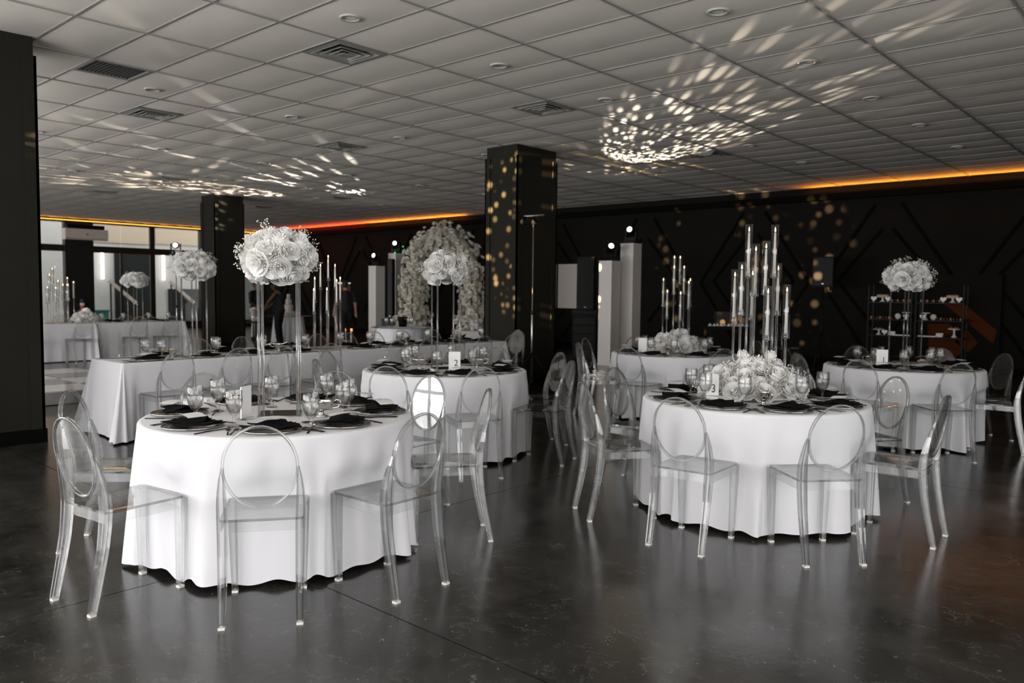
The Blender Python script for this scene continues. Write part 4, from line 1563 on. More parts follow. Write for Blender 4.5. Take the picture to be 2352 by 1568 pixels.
def sticks_from(lst, d, xc, hz, cl=0.29):
    return [((x - xc) * d / F_PX, do, CAM_H + (hz - yb) * d / F_PX, cl) for x, yb, do in lst]


candelabra(-2.42, 5.23, z1, 'clear candelabra with ten tall glass chimneys on the number 3 table',
           sticks_from([(1714, 637, 0.03), (1775, 637, 0.04), (1748, 676, -0.03), (1737, 680, 0.09), (1735, 736, 0.13), (1695, 724, -0.02), (1688, 740, 0.07), (1791, 724, 0.10), (1795, 774, -0.06), (1747, 778, -0.11)], d2, xc2, 676),
           'candles on the number 3 table', 'lit ivory taper in a glass chimney on the number 3 table')
low_flowers(-2.42, 5.23, z1, 'low mound of white roses and chrysanthemums around the number 3 table candelabra', 5, R=0.37, n=54, size=0.066, hgt=0.20, sx=1.0, sy=0.62, rz=YAW,
            extra=((0.09, -0.05, 0.30, 0.042), (-0.08, 0.02, 0.30, 0.040), (-0.085, 0.0, 0.245, 0.042), (0.16, 0.03, 0.235, 0.045)))
number_card(-2.57, 4.91, z1, YAW + radians(-55), '3', 'white card reading 3 among roses and glass chimneys')
gravy_boat(-2.22, 4.94, z1, YAW + radians(100), 'dark silver gravy boat ' + WHERE['T2'])
butter_dish(-2.05, 5.05, z1, 'white butter dish ' + WHERE['T2'])

# T3
flower_stand(-5.42, 5.12, z1, YAW + radians(20), 'clear four-post stand on the number 2 table', 'white rose mound, on the number 2 table', 1.575, seed=8, rad=(0.198, 0.198, 0.155), n=30)
number_card(-5.10, 4.93, z1, YAW + radians(4), '2', 'white card reading 2 under a tall flower stand')
gravy_boat(-5.53, 4.90, z1, YAW + radians(10), 'silver gravy boat beside the butter dish ' + WHERE['T3'])
gravy_boat(-5.20, 5.32, z1, YAW + radians(160), 'silver gravy boat behind the card ' + WHERE['T3'])
butter_dish(-5.27, 4.83, z1, 'white butter dish ' + WHERE['T3'])

# T4
flower_stand(-2.44, 8.76, z1, YAW + radians(25), 'clear four-post stand on the table near the dessert shelves', 'white rose mound, on the table near the dessert shelves', 1.56, seed=12, rad=(0.205, 0.205, 0.155), n=32, size=0.062)
number_card(-2.54, 8.38, z1, YAW + radians(-22), '1', 'white card reading 1 near the dessert shelves')
gravy_boat(-2.72, 8.64, z1, 1.0, 'silver gravy boat ' + WHERE['T4'])
sauce_bowl(-2.24, 8.65, z1, 'small silver sauce bowl ' + WHERE['T4'])

# T5
d5 = 9.70
xc5 = project((-5.00, 8.55, 0.9))[0]
candelabra(-5.00, 8.55, z1, 'clear candelabra with nine glass chimneys before the white pillars',
           sticks_from([(1546, 653, 0.03), (1560, 653, 0.05), (1543, 676, -0.05), (1566, 676, -0.04), (1523, 704, 0.06), (1528, 731, -0.06), (1557, 735, -0.10), (1579, 710, 0.0), (1586, 704, 0.09)], d5, xc5, 674),
           'candles before the white pillars', 'lit ivory taper in a glass chimney before the white pillars', tl=0.345)
low_flowers(-5.00, 8.55, z1, 'low mound of white roses on the table before the white pillars', 9, R=0.34, n=40, size=0.07, hgt=0.17, sx=1.0, sy=0.6, rz=YAW)
number_card(-5.22, 8.19, z1, YAW + radians(-25), '', 'plain white standing card beside a low rose mound')
gravy_boat(-4.90, 8.24, z1, 2.4, 'silver gravy boat ' + WHERE['T5'])

# ================================================================== the long straight table
LX, LXW = -8.22, 0.76
L0 = 3.16
LL = 1.83
WL_ = 'at the long straight table'
near_y = [3.50, 4.10, 4.62, 5.22, 6.17, 6.66, 7.16, 7.68, 8.22]
far_y = [3.78, 4.54, 5.13, 6.22, 6.70, 7.20, 7.72, 8.29]
rj = random.Random(98)
near_p = [(LX + 0.615, y_, pi / 2 + rj.uniform(-0.05, 0.05)) for y_ in near_y]
far_p = [(LX - 0.615, y_, -pi / 2 + rj.uniform(-0.05, 0.05)) for y_ in far_y]
for k in range(3):
    yc = L0 + LL * (k + 0.5)
    cl = (None if k == 0 else -LL / 2 - 0.002, None if k == 2 else LL / 2 - 0.002)
    rect_table(LX, yc, 0, LXW, LL - 0.004, 70 + k, ('folding table at the broad column end of the long row', 'folding table under the candelabra in the long row', 'folding table at the dotted column end of the long row')[k], ('white cloth at the broad column end of the long row', 'white cloth under the candelabra in the long row', 'white cloth at the dotted column end of the long row')[k], cl, 'of the long table', near_p + far_p)
rng = random.Random(99)


NEAR_AT = ['beside the silver bowl', 'beside the tall flowers', 'just past the tall flowers', 'beside the first gravy boat', 'beside the candelabra', 'beside the butter dish', 'beside the lone gravy boat', 'beside the last gravy boat', 'at the dotted column end']
FAR_AT = ['behind the silver bowl', 'behind the tall flowers', 'behind the first gravy boat', 'behind the candelabra', 'behind the butter dish', 'behind the lone gravy boat', 'behind the last gravy boat', 'at the dotted column end']
for y, at_, ps in zip(near_y, NEAR_AT, near_p):
    ghost_chair(*ps, 'clear acrylic chair ' + at_ + ', round table side of the long table', 'chairs on the round table side of the long table')
    place_setting(LX + 0.21, y, 0.0, ' ' + at_ + ', round table side of the long table', WL_, straight=True, rng=rng, g_off=(0.19, -0.13))
for y, at_, ps in zip(far_y, FAR_AT, far_p):
    ghost_chair(*ps, 'clear acrylic chair ' + at_ + ', dance floor side of the long table', 'chairs on the dance floor side of the long table')
    place_setting(LX - 0.21, y, pi, ' ' + at_ + ', dance floor side of the long table', WL_, straight=True, rng=rng, g_off=(0.19, -0.13))
ghost_chair(LX + 0.02, L0 + 3 * LL + 0.40, pi, 'clear acrylic oval-backed chair at the end of the long straight table', None)
flower_stand(LX - 0.12, 4.14, z1, 0.5, 'clear four-post stand on the long straight table near its end', 'white rose mound on the long straight table near its end', 1.60, seed=21, rad=(0.205, 0.205, 0.16), n=32, size=0.062, side=0.18)
dL = 9.77
xcl = project((LX, 5.74, 0.9))[0]
candelabra(LX, 5.74, z1, 'clear bare candelabra with eight tapers on the long straight table',
           [(a, b, c, 0.25) for a, b, c, _ in sticks_from([(754.5, 643, 0.0), (734, 663, 0.06), (768, 663, 0.05), (723.5, 693, 0.0), (781, 692, 0.02), (776.5, 698, -0.07), (725, 719, -0.08), (755.5, 717, -0.1)], dL, xcl, 665)],
           'tapers on the long straight table', 'lit ivory taper without a chimney on the long straight table', tubes=False, base_r=0.10)
sauce_bowl(LX + 0.02, 3.83, z1, 'small silver bowl beside the tall flowers on the long straight table')
gravy_boat(LX, 5.10, z1, 0.6, 'silver gravy boat beside the candelabra on the long straight table')
gravy_boat(LX, 7.05, z1, 2.0, 'silver gravy boat standing alone on the long straight table')
gravy_boat(LX + 0.05, 7.98, z1, 1.0, 'silver gravy boat at the dotted column end of the long straight table')
butter_dish(LX, 6.5, z1, 'white butter dish on the long straight table')


# ================================================================== dance floor and head table
t = thing('dance_floor', 'low glossy dance floor of pale and dark panels with a silver edge', 'dance floor', (-12.4, 3.0, 0))
DX, DY, PS = 1.5, 3.4, 0.75
obj('deck', MB().box(-DX, DX, -DY, DY, 0.0, 0.155).mesh('deck', M['black']), t)
for s, a0, a1, b0, b1 in ((0, DX, DX + 0.02, -DY, DY), (1, -DX - 0.02, -DX, -DY, DY), (2, -DX, DX, DY, DY + 0.02), (3, -DX, DX, -DY - 0.02, -DY)):
    obj('edge_strip', MB().box(a0, a1, b0, b1, 0.01, 0.16).mesh('edge_strip', M['fringe']), t)
nx, ny = int(2 * DX / PS), int(2 * DY / PS)
pw, pl = 2 * DX / nx, 2 * DY / ny
pm_ = {}
for q, mt in ((0, 'dfwhite'), (1, 'dfgrey')):
    pm_[q] = MB().box(-pw / 2 + 0.004, pw / 2 - 0.004, -pl / 2 + 0.004, pl / 2 - 0.004, 0.155, 0.172).mesh('panel', M[mt])
for i in range(nx):
    for j in range(ny):
        obj('panel', pm_[(i + j) % 2], t, (-DX + (i + 0.5) * pw, -DY + (j + 0.5) * pl, 0))

WH = 'at the head table by the shop windows'
hx = -17.45
rj = random.Random(97)
head_f = [(hx + (0.0 if y_ < 6.4 else -0.05) + 0.62, y_, pi / 2 + rj.uniform(-0.06, 0.06)) for y_ in (5.0, 6.0, 7.1, 7.75)]
head_b = [(hx + (0.0 if y_ < 6.4 else -0.05) - 0.62, y_, -pi / 2 + rj.uniform(-0.06, 0.06)) for y_ in (5.4, 6.15, 6.9, 7.5, 8.02)]
for k, (y0, y1, dx) in enumerate(((4.55, 6.42, 0.0), (6.44, 8.30, -0.05))):
    rect_table(hx + dx, (y0 + y1) / 2, 0, 0.78, y1 - y0, 90 + k, ('folding table under the candles of the head table', 'folding table under the flower stand of the head table')[k], ('white cloth under the candles on the head table', 'white cloth under the flower stand on the head table')[k], (None, (y1 - y0) / 2) if k == 0 else (-(y1 - y0) / 2, None), 'of the head table', head_f + head_b)
rng = random.Random(123)
for y in (5.05, 6.88, 7.85):
    place_setting(hx + 0.18, y, 0.0, ' ' + WH + ', dance floor side', WH, straight=True, rng=rng, g_off=(0.19, -0.13))
    place_setting(hx - 0.2, y, pi, ' ' + WH + ', window side', WH, straight=True, rng=rng, g_off=(0.19, -0.13))
for ps in head_f:
    ghost_chair(*ps, 'clear acrylic oval-backed chair facing the head table', 'chairs facing the head table')
for ps in head_b:
    ghost_chair(*ps, 'clear acrylic oval-backed chair behind the head table', 'chairs behind the head table')
ZH = TH + 0.001
flower_stand(hx - 0.02, 7.36, ZH, 0.6, 'clear four-post stand on the head table', 'white rose mound, on the head table', 1.53, seed=31, rad=(0.26, 0.26, 0.16), n=28, size=0.075, sprigs=14)
dH = 16.6
xch = project((hx, 5.78, 0.9))[0]
candelabra(hx, 5.78, ZH, 'clear candelabra with glass chimneys on the head table',
           [(a, b, c, 0.28) for a, b, c, _ in sticks_from([(121, 655, 0.0), (111, 668, 0.05), (131, 682, 0.03), (112, 696, -0.05), (131, 697, -0.06), (137, 690, 0.1), (146, 675, 0.12), (152, 690, 0.0), (158, 690, -0.06), (162, 684, 0.08)], dH, xch - 2, 660)],
           'candles on the head table', 'lit ivory taper in a chimney on the head table', tl=0.345, base_r=0.13)
t = low_flowers(hx + 0.08, 6.30, ZH, 'low mound of white roses on the head table', 33, R=0.24, n=24, size=0.075, hgt=0.15, sx=0.7, sy=1.0)
t = thing('candle_box', 'small ribbed clear box at the end of the head table', 'box', (hx + 0.24, 5.40, ZH))
obj('box', MB().box(-0.07, 0.07, -0.09, 0.09, 0, 0.15).mesh('box', M['acrylic_solid'], True), t)
for k in range(5):
    obj('rib', MB().box(0.071, 0.078, -0.08 + k * 0.037, -0.066 + k * 0.037, 0.005, 0.145).mesh('rib', M['china']), t)
t = thing('amplifier_case', 'small black equipment case on the floor behind the long table', 'case', (-9.9, 4.22, 0))
obj('body', MB().box(-0.16, 0.16, -0.16, 0.16, 0.012, 0.40).mesh('body', M['black']), t)
obj('lid', MB().box(-0.165, 0.165, -0.165, 0.165, 0.401, 0.45).mesh('lid', M['blackmetal']), t)
obj('handle', MB().tube([(0.166, -0.06, 0.3), (0.19, -0.05, 0.3), (0.19, 0.05, 0.3), (0.166, 0.06, 0.3)], 0.007, 6).mesh('handle', M['steel']), t)
for a in (-0.12, 0.12):
    for b in (-0.12, 0.12):
        obj('foot', MB().box(a - 0.02, a + 0.02, b - 0.02, b + 0.02, 0, 0.012).mesh('foot', M['black']), t)

# ---- air curtain above the pier, extinguisher on it
t = thing('air_curtain', 'cream air curtain unit hung high on the dark window pier', 'air curtain', (WL + 0.02, 10.5, 3.07))
obj('body', MB().prism([(0.0, 0.0), (0.28, 0.0), (0.34, 0.06), (0.34, 0.36), (0.0, 0.36)], -0.62, 0.66, 'y').mesh('body', M['acwhite']), t)
obj('top_box', MB().box(0.0, 0.30, -0.58, 0.60, 0.365, 0.50).mesh('top_box', M['black']), t)
obj('end_cap', MB().box(0.01, 0.345, -0.66, -0.622, -0.005, 0.365).mesh('end_cap', M['china']), t)
obj('end_cap', MB().box(0.01, 0.345, 0.662, 0.70, -0.005, 0.365).mesh('end_cap', M['acwhite']), t)
obj('badge', MB().box(0.341, 0.346, 0.0, 0.06, 0.16, 0.21).mesh('badge', M['silver']), t)
t = thing('fire_extinguisher', 'red fire extinguisher hung on the dark window pier', 'extinguisher', (WL + 0.10, 10.42, 0.55))
obj('cylinder', MB().lathe([(0, 0), (0.075, 0), (0.08, 0.02), (0.08, 0.36), (0.06, 0.42), (0.025, 0.45), (0.025, 0.47), (0, 0.47)], 20).mesh('cylinder', M['red']), t)
obj('label_band', MB().lathe([(0.081, 0.30), (0.0815, 0.30), (0.0815, 0.40), (0.07, 0.405)], 20).mesh('label_band', M['china']), t)
obj('valve', MB().box(-0.03, 0.05, -0.02, 0.02, 0.47, 0.53).mesh('valve', M['steel']), t)
obj('lever', MB().bar((-0.02, 0, 0.54), (0.11, 0, 0.60), 0.02, 0.012).mesh('lever', M['black']), t)
obj('hose', MB().tube([(0.05, 0, 0.50), (0.11, 0.03, 0.46), (0.12, 0.04, 0.30), (0.10, 0.04, 0.12)], 0.012, 8).mesh('hose', M['black']), t)
obj('tag', MB().box(0.085, 0.09, -0.10, -0.04, 0.42, 0.52).mesh('tag', M['blue']), t)
obj('bracket', MB().box(-0.10, -0.081, -0.05, 0.05, 0.1, 0.4).mesh('bracket', M['blackmetal']), t)

# ================================================================== cake table, sweetheart table
round_table('cake', -19.40, 12.35, 61, 'small round cake table hidden under its cloth', 'white cloth on the small round cake table', R=0.40, H=0.75, n=16, flare=0.07, amp=0.03)
t = thing('wedding_cake', 'tall tiered cream cake on the small round table', 'cake', (-19.40, 12.35, 0.751))
for r, z0, z1_ in ((0.17, 0.0, 0.14), (0.125, 0.14, 0.30), (0.085, 0.30, 0.46), (0.05, 0.46, 0.60)):
    obj('tier', MB().lathe([(0, z0), (r, z0), (r, z1_ - 0.01), (r - 0.01, z1_), (0, z1_)], 28).mesh('tier', M['cake']), t)
rng = random.Random(4)
for k in range(9):
    a = k * 2 * pi / 9
    fl_ = tag(obj('cake_rose', ROSE[k % 4], None, (-19.40 + 0.27 * cos(a), 12.35 + 0.27 * sin(a), 0.805), axis_quat((cos(a), sin(a), 1)), 0.055), 'white rose laid around the tiered cake', 'rose', 'roses around the cake')
for k in range(6):
    obj('leaf_sprig', SPRIG[k % 5], t, (0.175 * cos(k), 0.175 * sin(k), 0.02), axis_quat((cos(k) * 0.2, sin(k) * 0.2, 0.9)), 0.06)

round_table('sweet', -12.15, 10.30, 64, 'round table hidden under a pleated cloth before the flower arch', 'white pleated cloth on the round table before the flower arch', R=0.50, H=0.757, n=22, flare=0.05, amp=0.03)
for k, (dx, dy) in enumerate(((-0.22, -0.22), (0.05, -0.30), (0.3, -0.02), (0.10, 0.08))):
    goblet(-12.15 + dx, 10.30 + dy, 0.759, 0, 'stemmed goblet on the pleated round table before the flower arch', 'goblets before the flower arch')
t = thing('ice_bucket', 'black ice bucket on the pleated round table before the flower arch', 'bucket', (-12.28, 10.42, 0.758))
obj('bucket', MB().lathe([(0, 0), (0.075, 0), (0.10, 0.19), (0.104, 0.20), (0.096, 0.20), (0.072, 0.01), (0, 0.01)], 24).mesh('bucket', M['black']), t)
for s in (-1, 1):
    obj('handle', MB().tube([(s * 0.098, -0.03, 0.16), (s * 0.125, -0.02, 0.16), (s * 0.125, 0.02, 0.16), (s * 0.098, 0.03, 0.16)], 0.006, 6).mesh('handle', M['steel']), t)

t = thing('flower_plinth', 'low white plinth with white blooms beside the flower arch', 'plinth', (-13.75, 13.85, 0), YAW)
obj('block', MB().box(-0.30, 0.30, -0.22, 0.22, 0.03, 0.50).mesh('block', M['pillar']), t)
obj('foot', MB().box(-0.28, 0.28, -0.20, 0.20, 0.0, 0.03).mesh('foot', M['black']), t)
obj('top', MB().box(-0.31, 0.31, -0.23, 0.23, 0.50, 0.52).mesh('top', M['pillar']), t)
t = thing('bloom_arrangement', 'heap of white blooms on the low white plinth beside the flower arch', 'flowers', (-13.75, 13.85, 0.521), YAW)
rng = random.Random(5)
for k in range(26):
    obj('rose' if k % 3 == 0 else 'chrysanthemum', ROSE[k % 4] if k % 3 == 0 else POM[k % 2], t, (rng.uniform(0.02, 0.24), rng.uniform(-0.15, 0.15), 0.062 + 0.085 * (k // 9)), (rng.uniform(-0.5, 0.5), rng.uniform(-0.5, 0.5), rng.uniform(0, 6)), 0.058)

# ================================================================== flower arch
ARC = Matrix.Translation((-14.95, 14.02, 0)) @ Matrix.Rotation(YAW - 0.05, 4, 'Z')
arch = obj('flower_arch', None)
arch.matrix_world = ARC
tag(arch, 'large arch thickly covered in ivory flowers before the dark wall', 'flower arch')


def arch_pt(s):
    """centre line of the arch, s 0..1 from one foot over the top to the other"""
    hw, zs, zt = 0.76, 1.75, 2.86
    l1, l2 = zs, pi * 0.5 * (hw + (zt - zs))
    tot = 2 * l1 + l2
    q = s * tot
    if q < l1:
        return Vector((-hw, 0, q)), Vector((-1, 0, 0))
    if q > l1 + l2:
        return Vector((hw, 0, tot - q)), Vector((1, 0, 0))
    a = pi * (1 - (q - l1) / l2)
    return Vector((hw * cos(a), 0, zs + (zt - zs) * sin(a))), Vector((cos(a), 0, sin(a))).normalized()


for dy in (-0.18, 0.18):
    obj('arch_frame', MB().tube([arch_pt(k / 48)[0] + Vector((0, dy, 0)) for k in range(49)], 0.02, 8).mesh('arch_frame', M['blackmetal']), arch)
core = MB()
core.tube([arch_pt(k / 48)[0] + Vector((0, 0, 0.05 if k in (0, 48) else 0)) for k in range(49)], [(0.19, 0.19)] * 49, 12)
obj('foliage_core', core.mesh('foliage_core', M['foam']), arch)
LROSE = [rose_mb(40 + s, ((3, 0.35, 0.6, 0.9), (5, 0.7, 0.45, 0.6), (6, 1.0, 0.2, 0.3)), 2, 2) for s in range(3)]
LR = [b.mesh('bloom', M['archpetal']) for b in LROSE]
rng = random.Random(77)
spots = []
for k in range(1150):
    s = rng.random()
    p, nrm = arch_pt(s)
    a = rng.uniform(0, 2 * pi)
    d = (nrm * cos(a) + Vector((0, 1, 0)) * sin(a)).normalized()
    R_ = rng.uniform(0.17, 0.40) * (1.0 + 0.25 * (abs(p.x) > 0.7 and p.z < 1.0))
    q = p + d * R_
    if q.z < 0.06:
        q.z = 0.07
    spots.append((q, d, rng.uniform(0.045, 0.082)))
spots.sort(key=lambda t_: (t_[0].y + rng.uniform(-0.02, 0.02)))
restb = MB()
for k, (q, d, s) in enumerate(spots):
    qq = axis_quat(d + Vector((rng.uniform(-0.4, 0.4), rng.uniform(-0.4, 0.2), rng.uniform(-0.3, 0.5))), rng.uniform(0, 6))
    if k < 298:
        obj('bloom', LR[k % 3], arch, q, qq, s)
    else:
        restb.merge(LROSE[k % 3], Matrix.Translation(q) @ qq.to_matrix().to_4x4() @ Matrix.Scale(s, 4))
tag(obj('more_blooms', restb.mesh('more_blooms', M['archpetal']), arch), kind='stuff')


# ================================================================== white pillars with moving heads
def white_pillar(x, y, h, label, rz=0.0):
    t = thing('display_pillar', label, 'pillar', (x, y, 0), rz)
    obj('body', MB().box(-0.155, 0.155, -0.155, 0.155, 0.03, h - 0.012).mesh('body', M['pillar']), t)
    obj('cap', MB().box(-0.162, 0.162, -0.162, 0.162, h - 0.012, h).mesh('cap', M['pillar']), t)
    obj('plinth_foot', MB().box(-0.16, 0.16, -0.16, 0.16, 0.0, 0.03).mesh('plinth_foot', M['pillar']), t)


def gobo_spot(parent_loc, target, name, power, cone, scale, dot, col, rmin, rmax, seed=0.0, size=0.02, gate=0.0, falloff=0.0):
    """a projector lamp whose lens breaks the beam into many small spots"""
    l = bpy.data.lights.new(name, 'SPOT')
    l.energy, l.color, l.spot_size, l.spot_blend, l.shadow_soft_size = power, col, cone, 0.05, size
    l.use_nodes = True
    nt = l.node_tree
    nt.nodes.clear()
    K = nt.links.new
    out = node(nt, 'OutputLight')
    em = node(nt, 'Emission')
    K(em.outputs[0], out.inputs[0])
    tc = node(nt, 'TexCoord')
    sep = node(nt, 'SeparateXYZ')
    K(tc.outputs['Normal'], sep.inputs[0])
    az = node(nt, 'Math', operation='ABSOLUTE'); K(sep.outputs['Z'], az.inputs[0])
    ux = node(nt, 'Math', operation='DIVIDE'); K(sep.outputs['X'], ux.inputs[0]); K(az.outputs[0], ux.inputs[1])
    uy = node(nt, 'Math', operation='DIVIDE'); K(sep.outputs['Y'], uy.inputs[0]); K(az.outputs[0], uy.inputs[1])
    cmb = node(nt, 'CombineXYZ'); K(ux.outputs[0], cmb.inputs[0]); K(uy.outputs[0], cmb.inputs[1]); cmb.inputs[2].default_value = seed
    vo = node(nt, 'TexVoronoi', voronoi_dimensions='3D', feature='F1')
    vo.inputs['Scale'].default_value = scale
    vo.inputs['Randomness'].default_value = 0.75
    K(cmb.outputs[0], vo.inputs['Vector'])
    dm = node(nt, 'MapRange', interpolation_type='SMOOTHSTEP')
    dm.inputs['From Min'].default_value, dm.inputs['From Max'].default_value = dot * 0.45, dot
    dm.inputs['To Min'].default_value, dm.inputs['To Max'].default_value = 1.0, 0.0
    K(vo.outputs['Distance'], dm.inputs['Value'])
    sc_ = node(nt, 'SeparateColor'); K(vo.outputs['Color'], sc_.inputs[0])
    br = node(nt, 'MapRange'); br.inputs['From Min'].default_value = gate; br.inputs['From Max'].default_value = 1.0
    br.inputs['To Min'].default_value = 0.0; br.inputs['To Max'].default_value = 1.0
    K(sc_.outputs[0], br.inputs['Value'])
    flat = node(nt, 'CombineXYZ'); K(ux.outputs[0], flat.inputs[0]); K(uy.outputs[0], flat.inputs[1])
    ln = node(nt, 'VectorMath', operation='LENGTH'); K(flat.outputs[0], ln.inputs[0])
    a = node(nt, 'MapRange', interpolation_type='SMOOTHSTEP')
    a.inputs['From Min'].default_value, a.inputs['From Max'].default_value = rmin * 0.8, rmin * 1.2 + 1e-4
    K(ln.outputs['Value'], a.inputs['Value'])
    b = node(nt, 'MapRange', interpolation_type='SMOOTHSTEP')
    b.inputs['From Min'].default_value, b.inputs['From Max'].default_value = rmax * 0.85, rmax
    b.inputs['To Min'].default_value, b.inputs['To Max'].default_value = 1.0, 0.0
    K(ln.outputs['Value'], b.inputs['Value'])
    cur = dm.outputs[0]
    for n_ in (br, a, b):
        mm = node(nt, 'Math', operation='MULTIPLY')
        K(cur, mm.inputs[0]); K(n_.outputs[0], mm.inputs[1])
        cur = mm.outputs[0]
    K(cur, em.inputs['Strength'])
    o = bpy.data.objects.new(name, l)
    COL.objects.link(o)
    d = Vector(target) - Vector(parent_loc)
    o.location = parent_loc
    o.rotation_mode = 'QUATERNION'
    o.rotation_quaternion = d.to_track_quat('-Z', 'Y')
    return o


def moving_head(x, y, z, target, label, lensmat, clampbase=True):
    """base, yoke and a tilting head whose lens looks at target; returns the lens position"""
    d = (Vector(target) - Vector((x, y, z + 0.26))).normalized()
    rz = atan2(d.y, d.x) - pi / 2                # local +y towards the target
    el = atan2(d.z, sqrt(d.x ** 2 + d.y ** 2))
    t = thing('moving_head_light', label, 'stage light', (x, y, z), rz)
    obj('base', MB().prism([(-0.13, 0.0), (0.13, 0.0), (0.13, 0.06), (0.11, 0.085), (-0.11, 0.085), (-0.13, 0.06)], -0.10, 0.10, 'y').mesh('base', M['black']), t)
    obj('display', MB().box(-0.05, 0.05, -0.104, -0.1005, 0.02, 0.06).mesh('display', M['steel']), t)
    yk = MB()
    yk.box(-0.12, 0.12, -0.05, 0.05, 0.088, 0.115)
    for s in (-1, 1):
        yk.prism([(-0.05, 0.115), (0.05, 0.115), (0.04, 0.28), (0.0, 0.31), (-0.04, 0.28)], s * 0.12 - (0.025 if s > 0 else 0), s * 0.12 + (0.025 if s < 0 else 0), 'x')
    obj('yoke', yk.mesh('yoke', M['blackmetal']), t)
    hd = obj('head', MB().lathe([(0, -0.12), (0.05, -0.115), (0.08, -0.07), (0.085, 0.05), (0.075, 0.12), (0.07, 0.125), (0.066, 0.115), (0, 0.113)], 22).mesh('head', M['black']), t, (0, 0, 0.26), (el - pi / 2, 0, 0))
    obj('lens', MB().lathe([(0, 0.1135), (0.045, 0.1135), (0.05, 0.119), (0.03, 0.127), (0, 0.130)], 20).mesh('lens', lensmat), hd)
    return Vector((x, y, z + 0.26)) + d * 0.16


white_pillar(-9.43, 13.50, 2.13, 'shorter white square pillar behind the candlelit round table')
white_pillar(-9.24, 13.98, 2.50, 'taller white square pillar behind the candlelit round table')
white_pillar(-17.25, 13.72, 2.14, 'shorter white square pillar beside the flower arch')
white_pillar(-17.10, 14.28, 2.50, 'taller white square pillar beside the flower arch')
tg = (-6.72, 10.95, 3.80)
p = moving_head(-9.43, 13.50, 2.13, tg, 'black stage light, lens lit, on the shorter pillar behind the candlelit table', M['lenswarm'])
gobo_spot(p, tg, 'beam', 8500, radians(36), 54, 0.46, (1.0, 0.87, 0.70), 0.045, 0.27, 0.3, gate=0.1)
tg = (-8.6, 10.0, 3.80)
p = moving_head(-9.24, 13.98, 2.50, (-8.0, 8.0, 4.2), 'black stage light, lens lit, on the taller pillar behind the candlelit table', M['lensblue'])
gobo_spot(p, (-7.9, 11.6, 3.85), 'beam', 500, radians(75), 11, 0.36, (1.0, 0.80, 0.58), 0.0, 0.75, 1.7, gate=0.45)
p = moving_head(-17.25, 13.72, 2.14, (-16.9, 7.0, 3.75), 'black stage light, lens lit, on the shorter pillar beside the flower arch', M['lens'])
gobo_spot(p, (-17.9, 8.0, 3.8), 'beam', 20000, radians(34), 36, 0.42, (1.0, 0.84, 0.66), 0.03, 0.27, 2.9, gate=0.2)
p = moving_head(-17.10, 14.28, 2.50, (-13.5, 7.0, 3.8), 'black stage light, lens lit, on the taller pillar beside the flower arch', M['lensblue'])
gobo_spot(p, (-13.3, 7.4, 3.8), 'beam', 24000, radians(36), 30, 0.40, (1.0, 0.90, 0.78), 0.03, 0.30, 4.1, gate=0.3)


def tripod(t, h, spread=0.45, top_r=0.012, leg_h=0.55, mat='blackmetal', polemat='steel'):
    obj('pole', MB().tube([(0, 0, 0.10), (0, 0, h * 0.45), (0, 0, h * 0.45 + 0.01), (0, 0, h)], [0.017, 0.017, top_r, top_r], 10).mesh('pole', M[polemat]), t)
    obj('collar', MB().lathe([(0.018, leg_h - 0.03), (0.03, leg_h - 0.03), (0.03, leg_h + 0.03), (0.018, leg_h + 0.03)], 12).mesh('collar', M[mat]), t)
    obj('clamp', MB().lathe([(0.013, h * 0.45 - 0.03), (0.024, h * 0.45 - 0.03), (0.024, h * 0.45 + 0.03), (0.013, h * 0.45 + 0.03)], 12).mesh('clamp', M[mat]), t)
    for k in range(3):
        a = 0.4 + k * 2 * pi / 3
        l = obj('leg', MB().tube([(0.022 * cos(a), 0.022 * sin(a), leg_h), (spread * cos(a), spread * sin(a), 0.016)], 0.011, 8).mesh('leg', M[mat]), t)
        obj('rubber_foot', MB().ball((spread * cos(a), spread * sin(a), 0.016), 0.016, 8, 6).mesh('rubber_foot', M['black']), l)
        obj('brace', MB().tube([(0.022 * cos(a), 0.022 * sin(a), 0.16), (spread * 0.55 * cos(a), spread * 0.55 * sin(a), 0.016 + (leg_h - 0.016) * 0.45)], 0.006, 6).mesh('brace', M[mat]), t)


t = thing('lighting_stand', 'tall thin tripod lighting stand in front of the dotted dark column', 'light stand', (-7.80, 9.16, 0), YAW)
tripod(t, 2.60, 0.42, 0.009)
obj('crossbar', MB().tube([(-0.14, 0, 2.61), (0.16, 0, 2.63)], 0.016, 8).mesh('crossbar', M['steel']), t)
for xx in (-0.13, 0.02):
    c = obj('lamp_can', MB().lathe([(0, -0.06), (0.045, -0.06), (0.055, 0.05), (0.05, 0.05), (0.04, -0.04), (0, -0.04)], 14).mesh('lamp_can', M['black']), t, (xx, -0.03, 2.54), (1.2, 0, 0.5))
    obj('bracket', MB().bar((0, 0, 0), (0, 0.035, 0.065), 0.02, 0.006, up=(1, 0, 0)).mesh('bracket', M['blackmetal']), t, (xx, -0.03, 2.54))
t = thing('lighting_stand', 'tripod stand carrying a lit stage light near the black column', 'light stand', (-19.55, 9.25, 0), 0)
tripod(t, 2.28, 0.42, 0.012)
p = moving_head(-19.55, 9.25, 2.285, (-9.0, 3.0, 2.6), 'lit stage light on a tripod stand near the black column', M['lens'])
gobo_spot(p, (-14.5, 6.6, 3.8), 'beam', 2000, radians(60), 20, 0.40, (1.0, 0.86, 0.66), 0.0, 0.5, 6.1, gate=0.35)
